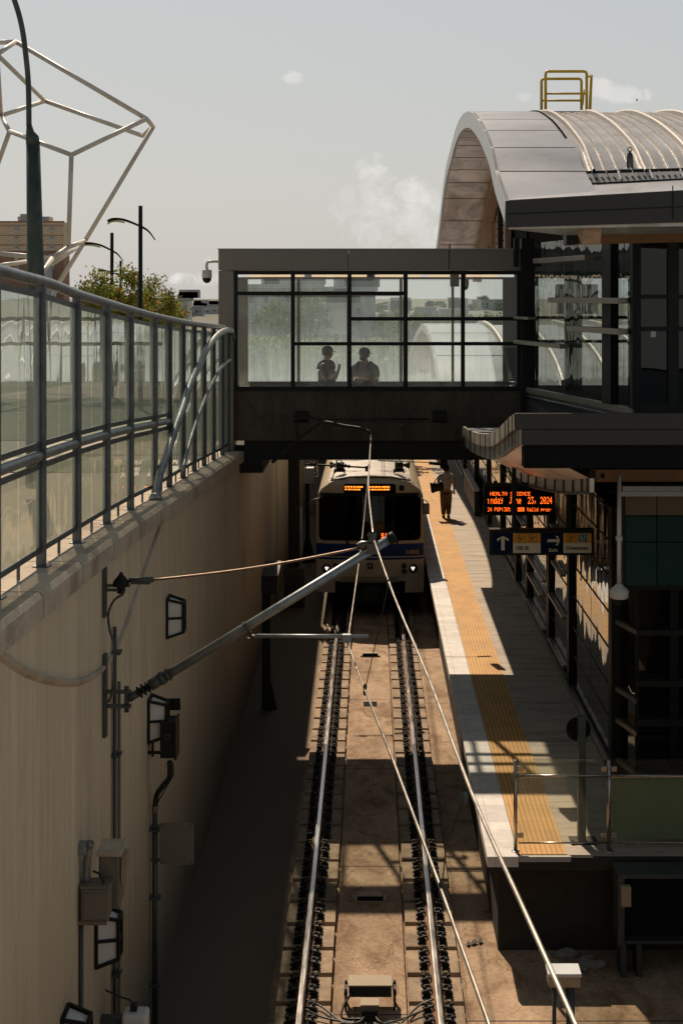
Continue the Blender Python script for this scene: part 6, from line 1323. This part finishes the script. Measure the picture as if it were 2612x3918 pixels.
# ================================================================== background
# tube sculpture
nd = {'A': (36, 95, 56), 'N': (-7, 124, 54), 'C': (103, 231, 61), 'D': (2, 265, 58), 'E': (22, 301, 56), 'F': (164, 355, 54), 'G': (336, 272, 55), 'H': (352, 290, 58), 'I': (327, 311, 60), 'J': (157, 567, 55), 'K': (195, 553, 58), 'L': (119, 593, 54), 'M': (128, 662, 59), 'Z': (-40, 98, 57), 'Q': (-12, 395, 58), 'Q2': (-20, 580, 54), 'L2': (88, 640, 52), 'K2': (176, 568, 61), 'T': (-15, 612, 57), 'T2': (62, 600, 60), 'U': (120, 606, 61)}
t = thing('tube_sculpture', W(120, 760, 56), 'large white faceted steel tube sculpture rising behind the fence', 'sculpture')
m = MB()
for a, b in ('ZA', 'AN', 'AG', 'NC', 'CD', 'CI', 'DE', 'EQ', 'EF', 'FG', 'GH', 'FJ', 'JK', 'JL', ('L', 'Q2'), ('L', 'L2'), ('L', 'K2'), ('H', 'K'), ('K', 'M'), ('T', 'T2'), ('U', 'K2'), ('I', 'H'), ('N', 'Z'), ('D', 'N')): m.cyl(W(*nd[a]), W(*nd[b]), .088, .088, 12)
for k in nd: m.lathe(W(*nd[k])-Vector((0, 0, .088)), [(.003, 0), (.062, .026), (.088, .088), (.062, .15), (.003, .176)], 10)
m.cyl(W(*nd['M']), W(100, 760, 59), .088, .088, 12); m.cyl(W(*nd['L2']), W(60, 740, 53), .088, .088, 12)
m.build('tube_frame', 'white_tube', t)
# tall galvanised street light near the fence
Dp = 18.0
t = thing('street_light', W(81, 640, Dp)+Vector((0, 0, -2.6)), 'tall grey green tapered street light pole curving out of the top left corner', 'street light')
m = MB(); m.tube([W(83, 1120, Dp), W(82, 640, Dp), W(76, 330, Dp)], [.125, .105, .083], 20); m.build('pole', 'green_post', t)
m = MB(); m.tube([W(76, 331, Dp), W(74, 315, Dp), W(69, 303, Dp), W(67, 285, Dp)], [.084, .08, .05, .032], 18); m.tube(smooth_pts([W(66.5, 290, Dp), W(65, 190, Dp), W(58, 115, Dp), W(50, 60, Dp), W(35, 5, Dp), W(5, -70, Dp), W(-60, -150, Dp)], 6), .033, 14); m.build('arm', 'green_post', t)
# row of black park lamps
pm('lamp_glow', (.50, .44, .16), .6, bump=0)
for i, (px, vt, D, al, ar, lab) in enumerate((
    (322.5, 472, 44, ((-75, 36), (-60, 30), (-35, 33), (0, 47)), ((0, 47), (18, 58), (34, 79)), 'tallest black park lamp with a curved arm against the sky'),
    (257, 534, 53, ((-62, 24), (-48, 24), (-25, 29), (0, 41)), ((0, 41), (14, 50), (26, 66)), 'black park lamp whose arm crosses the foot of the white sculpture'),
    (277, 598, 75, ((-51, 22), (-40, 22), (-20, 27), (0, 36)), ((0, 36), (12, 43), (24, 54)), 'small black park lamp half hidden between two taller lamps'),
    (387.5, 668, 97, ((-42, 19), (-32, 19), (-14, 22), (0, 29)), ((0, 29), (10, 35), (22, 51)), 'farthest black park lamp just above the fence in front of the tree'))):
    top = W(px, vt, D); base = Vector((top.x, D, 4.0 if D < 60 else 3.3)); t = thing('park_lamp', base, lab, 'street lamp', 'black park lamps behind the fence')
    m = MB(); m.cyl(base, top, .068, .062, 12); m.build('pole', 'black', t)
    def arc(ps, dy=0): return smooth_pts([W(px+a, vt+b, D)+Vector((0, 0, dy)) for a, b in ps], 4)
    A = arc(al); m = MB(); m.tube(A, [lerp(.055, .03, k/(len(A)-1)) for k in range(len(A))], 8); B = arc(ar); m.tube(B, [lerp(.04, .015, k/(len(B)-1)) for k in range(len(B))], 8); m.build('arm', 'black', t)
    m = MB(); m.loft([p+Vector((0, -.10, -.055)) for p in A[:-4]], [p+Vector((0, .10, -.055)) for p in A[:-4]]); 
    m.loft([p+Vector((0, -.085, -.05)) for p in A[:-4]], [p+Vector((0, -.085, -.10)) for p in A[:-4]]); m.build('diffuser', 'lamp_glow', t)
# brick apartment tower
Dt = 150; kq = F/Dt
t = thing('apartment_tower', (fu(70), Dt, 3), 'tan and dark red brick apartment tower behind the sculpture', 'building')
m = MB(); m.box(fu(-70), fu(146), Dt, Dt+3, fv(576), fv(509)); m.build('upper_wall', 'brick_tan', t)
m = MB(); m.box(fu(-70), fu(146), Dt+.02, Dt+3, 3, fv(576)); m.build('lower_wall', 'brick_red', t)
m = MB(); m.box(fu(38), fu(110), Dt+.5, Dt+2.5, fv(509), fv(496)); m.box(fu(43), fu(60), Dt+.6, Dt+2.4, fv(496), fv(490)); m.build('roof_plant', 'block_grey', t)
m = MB(); m.box(fu(-70), fu(147), Dt-.1, Dt+.2, fv(510), fv(507)); 
for v in (517, 539, 561, 576): m.box(fu(-70), fu(146.5), Dt-.08, Dt+.1, fv(v+1.2), fv(v))
m.build('cornice', 'brick_red', t)
for u0 in (-20, 33.5, 114):
    for v0 in (520, 541, 562, 584, 606):
        m = MB(); m.box(fu(u0), fu(u0+10), Dt-.12, Dt+.02, fv(v0+13), fv(v0)); w_ = m.build('window', 'white_sign', t); m = MB(); m.box(fu(u0+1), fu(u0+9), Dt-.15, Dt-.121, fv(v0+8), fv(v0+1)); m.build('pane', 'tin_grey', w_)
m = MB(); m.box(fu(95), fu(122), Dt-6, Dt-.2, 3, fv(600)); m.build('stair_tower', 'block_grey', t)
# trees
def tree(x, y, z0, h, rx, rz, n, leaf, mat, label, seed, group=None, trunk_h=.35, ls=.12):
    rnd = random.Random(seed); t = thing('tree', (x, y, z0), label, 'tree', group); c = Vector((x, y, z0+h-rz))
    m = MB(); m.tube([(x, y, z0), (x+.05, y, z0+h*.3), (x-.05, y, z0+h*.6)], [.16, .12, .06], 8); ends = []
    for k in range(7):
        a = 2*math.pi*k/7+rnd.random(); s = Vector((x, y, z0+h*rnd.uniform(.25, .5))); e = c+Vector((math.cos(a)*rx*.7, math.sin(a)*rx*.7, rnd.uniform(-.2, .7)*rz)); m.tube([s, s.lerp(e, .5)+Vector((0, 0, .1)), e], [.06, .035, .01], 6)
    m.build('trunk', 'bark', t)
    m = MB(); cl_ = []
    while len(cl_) < 46:
        p = Vector([rnd.uniform(-1, 1) for _ in range(3)])
        if .15 < p.length < 1: cl_.append((c+Vector((p.x*rx, p.y*rx, p.z*rz)), rnd.uniform(.16, .34)*min(rx, rz)))
    for _ in range(n):
        q, r = rnd.choice(cl_); p = q+Vector([rnd.gauss(0, .55) for _ in range(3)])*r; s = leaf*rnd.uniform(.6, 1.3)
        a = Vector([rnd.uniform(-1, 1) for _ in range(3)]).normalized(); b = a.orthogonal().normalized()
        m.add([p-a*s, p+b*s*.5, p+a*s, p-b*s*.5], [(0, 1, 2, 3)])
    m.build('crown', mat, t); return t
Dn = 50; kq = F/Dn
tree(fu(258), Dn, 4.6, 3.95, 1.25, 1.25, 9500, .062, 'leaf_autumn', 'leafy green and orange tree behind the park lamps at left', 1)
tree(fu(338), Dn+2, 4.5, 3.72, 1.0, 1.15, 5000, .058, 'leaf_autumn', 'smaller green and orange tree touching the fence rail right of the larger one', 2)
gr = 'trees behind the footbridge'
for i, (u, v, D, h, rx, n, mt, lab) in enumerate(((602, 770, 62, 4.4, 1.0, 2600, 'leaf_bright', 'bright green shrub tree seen through the leftmost footbridge window'), (648, 690, 80, 8.2, 1.5, 3200, 'leaf_green', 'slim tall green tree behind the leftmost footbridge window'), (716, 668, 88, 9.5, 1.5, 3400, 'leaf_green', 'slim tall green tree behind the second footbridge window'),
    (690, 790, 60, 4.0, 1.5, 2800, 'leaf_bright', 'low bright green tree behind the officer in the peaked cap'), (778, 800, 58, 3.6, 1.5, 2800, 'leaf_bright', 'low bright green tree between the two officers'), (868, 805, 60, 3.6, 1.7, 2800, 'leaf_bright', 'low bright green tree right of the bearded officer'), (915, 790, 66, 3.8, 1.5, 2400, 'leaf_green', 'low green tree beside the far canopy roof'), (560, 800, 55, 4.0, 1.1, 2200, 'leaf_green', 'green tree at the left end of the footbridge windows'))):
    kq = F/D; top = W(u, v, D); z0 = 3.0 if D > 70 else 3.6; tree(top.x, D, z0, max(2.2, top.z-z0), rx, max(.9, (top.z-z0)*.42), n, .09, mt, lab, 10+i)
# hedge beyond the lawn, seen through the fence glass
m = MB(); rnd = random.Random(5)
for _ in range(16000):
    y = rnd.uniform(24, 70); x = -15-rnd.random()*1.6-(y-24)*.12; z = cz(y)-.1+rnd.random()*1.15; s = rnd.uniform(.05, .10); a = Vector([rnd.uniform(-1, 1) for _ in range(3)]).normalized(); b = a.orthogonal(); p = Vector((x, y, z)); m.add([p-a*s, p+b*s*.6, p+a*s, p-b*s*.6], [(0, 1, 2, 3)])
o = m.build('hedge', 'leaf_green'); tag(o, 'long dark green hedge at the far side of the street level paving', 'hedge', None, 'stuff')
# white pavilion beyond the hedge
t = thing('pavilion', (-19, 42, 4), 'long white flat roofed pavilion behind the hedge on the left', 'building')
m = MB(); m.box(-30, -18, 40, 60, 4, 6.6); m.build('wall', 'pavilion_white', t); m = MB(); m.box(-30.4, -17.6, 39.6, 60.4, 6.6, 6.9); m.build('roof', 'galv_soft', t)
for k in range(6): m = MB(); m.box(-29+1.8*k, -27.8+1.8*k, 39.94, 39.99, 4.6, 6.2); m.build('window', 'dark_glass', t)
# distant blocks
def block(u0, u1, vt, D, mat, label, rows, cols, seed, name='apartment_block'):
    global kq; kq = F/D; rnd = random.Random(seed); t = thing(name, (fu((u0+u1)/2), D, 3), label, 'building'); zt = fv(vt)
    m = MB(); m.box(fu(u0), fu(u1), D, D+5, 2.8, zt); m.build('wall', mat, t)
    m = MB(); m.box(fu(u0)-.2, fu(u1)+.2, D-.3, D+5.2, zt, zt+.35)
    for _ in range(4): x = rnd.uniform(fu(u0)+1, fu(u1)-2); m.box(x, x+rnd.uniform(1, 3), D+2, D+5, zt+.35, zt+rnd.uniform(.8, 1.8))
    m.build('roof', 'block_grey', t)
    for i in range(cols):
        for j in range(rows):
            if rnd.random() < .08: continue
            x = lerp(fu(u0), fu(u1), (i+.5)/cols); w = (fu(u1)-fu(u0))/cols*.28; z = lerp(3.6, zt-.5, (j+.5)/rows); h = (zt-4)/rows*.30
            m = MB(); m.box(x-w, x+w, D-.06, D+.02, z-h, z+h); m.build('window', rnd.choice(('dark_glass', 'tin_grey', 'white_sign')), t)
block(392, 431, 690, 210, 'pavilion_white', 'pale block of flats just above the fence rail left of the footbridge', 5, 5, 1)
block(432, 463, 706, 300, 'block_grey', 'grey distant block of flats between two paler blocks', 4, 4, 2)
block(464, 505, 703, 330, 'pavilion_white', 'white distant block touching the left edge of the footbridge', 4, 5, 3)
block(552, 735, 662, 120, 'block_grey', 'grey apartment block seen through the two left footbridge windows', 5, 11, 4)
block(736, 862, 668, 125, 'tin_grey', 'darker grey apartment block seen through the middle footbridge window', 5, 8, 5)
block(745, 800, 706, 112, 'pavilion_white', 'small white house in front of the grey apartment blocks', 2, 3, 6, 'house')
block(1085, 1160, 690, 420, 'block_grey', 'long low shop block on the skyline in the right footbridge window', 2, 8, 7)
block(955, 1010, 708, 260, 'tin_grey', 'flat grey shed on the horizon left of the long shop block', 1, 6, 9, 'shed')
block(1010, 1075, 714, 190, 'block_grey', 'wide low warehouse in front of the skyline in the right footbridge windows', 1, 9, 10, 'warehouse')
block(880, 935, 722, 150, 'pavilion_white', 'low white building above the far canopy roof', 1, 6, 11, 'low_building')
for i, (u, v, D, rx) in enumerate(((890, 712, 130, 2.6), (922, 716, 120, 2.2), (970, 722, 125, 2.4), (1005, 724, 118, 2.0), (1050, 726, 125, 2.6), (1090, 722, 130, 2.4), (1130, 724, 120, 2.2))):
    kq = F/D; top = W(u, v, D); tree(top.x, D, 3.2, max(2.4, top.z-3.2), rx, max(.9, (top.z-3.2)*.42), 1500, .16, 'leaf_green', 'round dark tree in the row beyond the far canopy roof', 40+i, 'row of trees beyond the far canopy roof')
block(880, 940, 702, 380, 'tin_grey', 'low grey block on the skyline in the middle of the footbridge', 2, 6, 8)
rnd = random.Random(9); m = MB()
for k in range(52):                                                     # far wooded ridge, one mass
    u = rnd.uniform(500, 1240); D = rnd.uniform(380, 480); q = W(u, rnd.uniform(694, 706), D); h = q.z-2; r = rnd.uniform(2.5, 6)
    for _ in range(260):
        a = rnd.uniform(0, 6.28); zz = rnd.random(); rr = r*math.sqrt(rnd.random())*(1-.75*zz); p = Vector((q.x+rr*math.cos(a), D+rr*math.sin(a), 2+h*zz)); s = rnd.uniform(.3, .7); d = Vector([rnd.uniform(-1, 1) for _ in range(3)]).normalized(); b = d.orthogonal(); m.add([p-d*s, p+b*s, p+d*s, p-b*s], [(0, 1, 2, 3)])
o = m.build('woodland', 'leaf_green'); tag(o, 'far off wooded skyline beyond the city blocks', 'woodland', None, 'stuff')
# small bird
p = W(1462, 229, 60); t = thing('bird', p, 'tiny dark bird in flight near the cloud above the arched roof', 'bird')
m = MB(); m.tube([p+Vector((-.05, 0, -.03)), p, p+Vector((.06, 0, .03))], [.006, .018, .006], 6); m.build('body', 'black', t)
m = MB(); m.add([p+Vector((-.02, 0, 0)), p+Vector((.03, 0, .02)), p+Vector((-.01, -.05, .08))], [(0, 1, 2)]); m.build('wing', 'black', t)
m = MB(); m.add([p+Vector((-.02, 0, 0)), p+Vector((.03, 0, .02)), p+Vector((.0, .05, -.06))], [(0, 1, 2)]); m.build('wing', 'black', t)

# ================================================================== camera, sun, sky
cam = bpy.data.cameras.new('camera'); co = bpy.data.objects.new('camera', cam); C.objects.link(co); bpy.context.scene.camera = co
co.location = (0, 0, CZ); co.rotation_euler = (R(90), 0, 0); cam.sensor_fit = 'HORIZONTAL'; cam.sensor_width = 24; cam.lens = F/1568*24
cam.shift_x = -(CU-784)/1568; cam.shift_y = -(1176-CV)/1568; cam.clip_start = .1; cam.clip_end = 3000
cam.dof.use_dof = True; cam.dof.focus_distance = 24; cam.dof.aperture_fstop = 7.0
SD = Vector((.24, -.95, -1.0)).normalized(); el = math.asin(-SD.z); az = math.atan2(-SD.x, -SD.y)
su = bpy.data.lights.new('sun', 'SUN'); su.energy = 5.0; su.angle = R(.55); su.color = (1, .80, .60); so = bpy.data.objects.new('sun', su); C.objects.link(so)
so.rotation_euler = SD.to_track_quat('-Z', 'Y').to_euler(); so.location = (-5, 40, 40)
wd = bpy.data.worlds.new('World'); bpy.context.scene.world = wd; wd.use_nodes = True; nt = wd.node_tree; nt.nodes.clear()
class WN(N):
    def __init__(s): s.t = nt; s.m = None
k = WN(); outw = k.n('ShaderNodeOutputWorld'); bg = k.n('ShaderNodeBackground'); sky = k.n('ShaderNodeTexSky', sky_type='NISHITA')
sky.sun_disc = False; sky.sun_elevation = el; sky.sun_rotation = az; sky.dust_density = 3.0; sky.air_density = 1.0; sky.ozone_density = 1.0
tc_ = k.n('ShaderNodeTexCoord'); dr = tc_.outputs['Generated']; sx = k.n('ShaderNodeSeparateXYZ'); k.l(dr, sx.inputs[0])
# thin high haze flattens the blue towards grey, warmer near the horizon
haze = k.mix(k.ramp(sx.outputs[2], .0, .30), (6.0, 5.87, 5.58), (4.75, 5.2, 5.36))
zen = k.mix(k.ramp(sx.outputs[2], .20, .62), haze, (1.5, 1.75, 1.9))
back = k.n('ShaderNodeMapRange'); back.inputs[1].default_value = -.35; back.inputs[2].default_value = .55; back.inputs[3].default_value = .75; back.inputs[4].default_value = 1.0; k.l(sx.outputs[1], back.inputs[0])
zen = k.mix(1.0, zen, back.outputs[0], 'MULTIPLY')
base = k.mix(.88, sky.outputs[0], zen)
ay = k.math('MAXIMUM', sx.outputs[1], .05); gx = k.math('DIVIDE', sx.outputs[0], ay); gz = k.math('DIVIDE', sx.outputs[2], ay)
cb = k.n('ShaderNodeCombineXYZ'); k.l(gx, cb.inputs[0]); k.l(gz, cb.inputs[1])
nz1 = k.noise(cb.outputs[0], 46, 10, .70, .5); nz2 = k.noise(cb.outputs[0], 9, 4, .5)
tot = None
for u, v, ru, rv, a in ((900, 495, 165, 115, .72), (858, 392, 55, 50, .7), (965, 540, 150, 70, .72), (1430, 215, 110, 26, 1.25), (1370, 200, 50, 26, 1.1), (672, 177, 34, 17, .8), (1200, 222, 38, 12, .6), (480, 640, 140, 22, .45), (640, 600, 260, 40, .35)):
    ex = k.math('DIVIDE', k.math('SUBTRACT', gx, (u-CU)/F), ru/F); ez = k.math('DIVIDE', k.math('SUBTRACT', gz, (CV-v)/F), rv/F)
    d2 = k.math('ADD', k.math('MULTIPLY', ex, ex), k.math('MULTIPLY', ez, ez)); g_ = k.math('MULTIPLY', k.math('MAXIMUM', k.math('SUBTRACT', 1.0, d2), 0.0), a)
    tot = g_ if tot is None else k.math('MAXIMUM', tot, g_)
dens = k.math('ADD', k.math('MULTIPLY', tot, .95), k.math('MULTIPLY', k.math('SUBTRACT', nz1, .52), 4.2)); dens = k.math('MULTIPLY', dens, k.math('MINIMUM', k.math('MULTIPLY', tot, 4.0), 1.0))
cf = k.ramp(dens, .10, .95); fwd = k.math('GREATER_THAN', sx.outputs[1], .1)
ccol = k.mix(k.ramp(nz2, .35, .65), (6.8, 6.7, 6.5), (9.6, 9.3, 8.9))
base = k.mix(k.math('MULTIPLY', k.math('MULTIPLY', cf, fwd), .72), base, ccol)
k.l(base, bg.inputs[0]); bg.inputs[1].default_value = .1; k.l(bg.outputs[0], outw.inputs[0])
sc_ = bpy.context.scene; sc_.view_settings.view_transform = 'Standard'; sc_.view_settings.look = 'None'; sc_.view_settings.exposure = 0; sc_.view_settings.gamma = 1
sc_.render.engine = 'CYCLES'; cy = sc_.cycles; cy.max_bounces = 8; cy.transparent_max_bounces = 24; cy.glossy_bounces = 4; cy.diffuse_bounces = 3; cy.caustics_reflective = False; cy.caustics_refractive = False; cy.sample_clamp_indirect = 6
try: cy.use_denoising = True
except Exception: pass
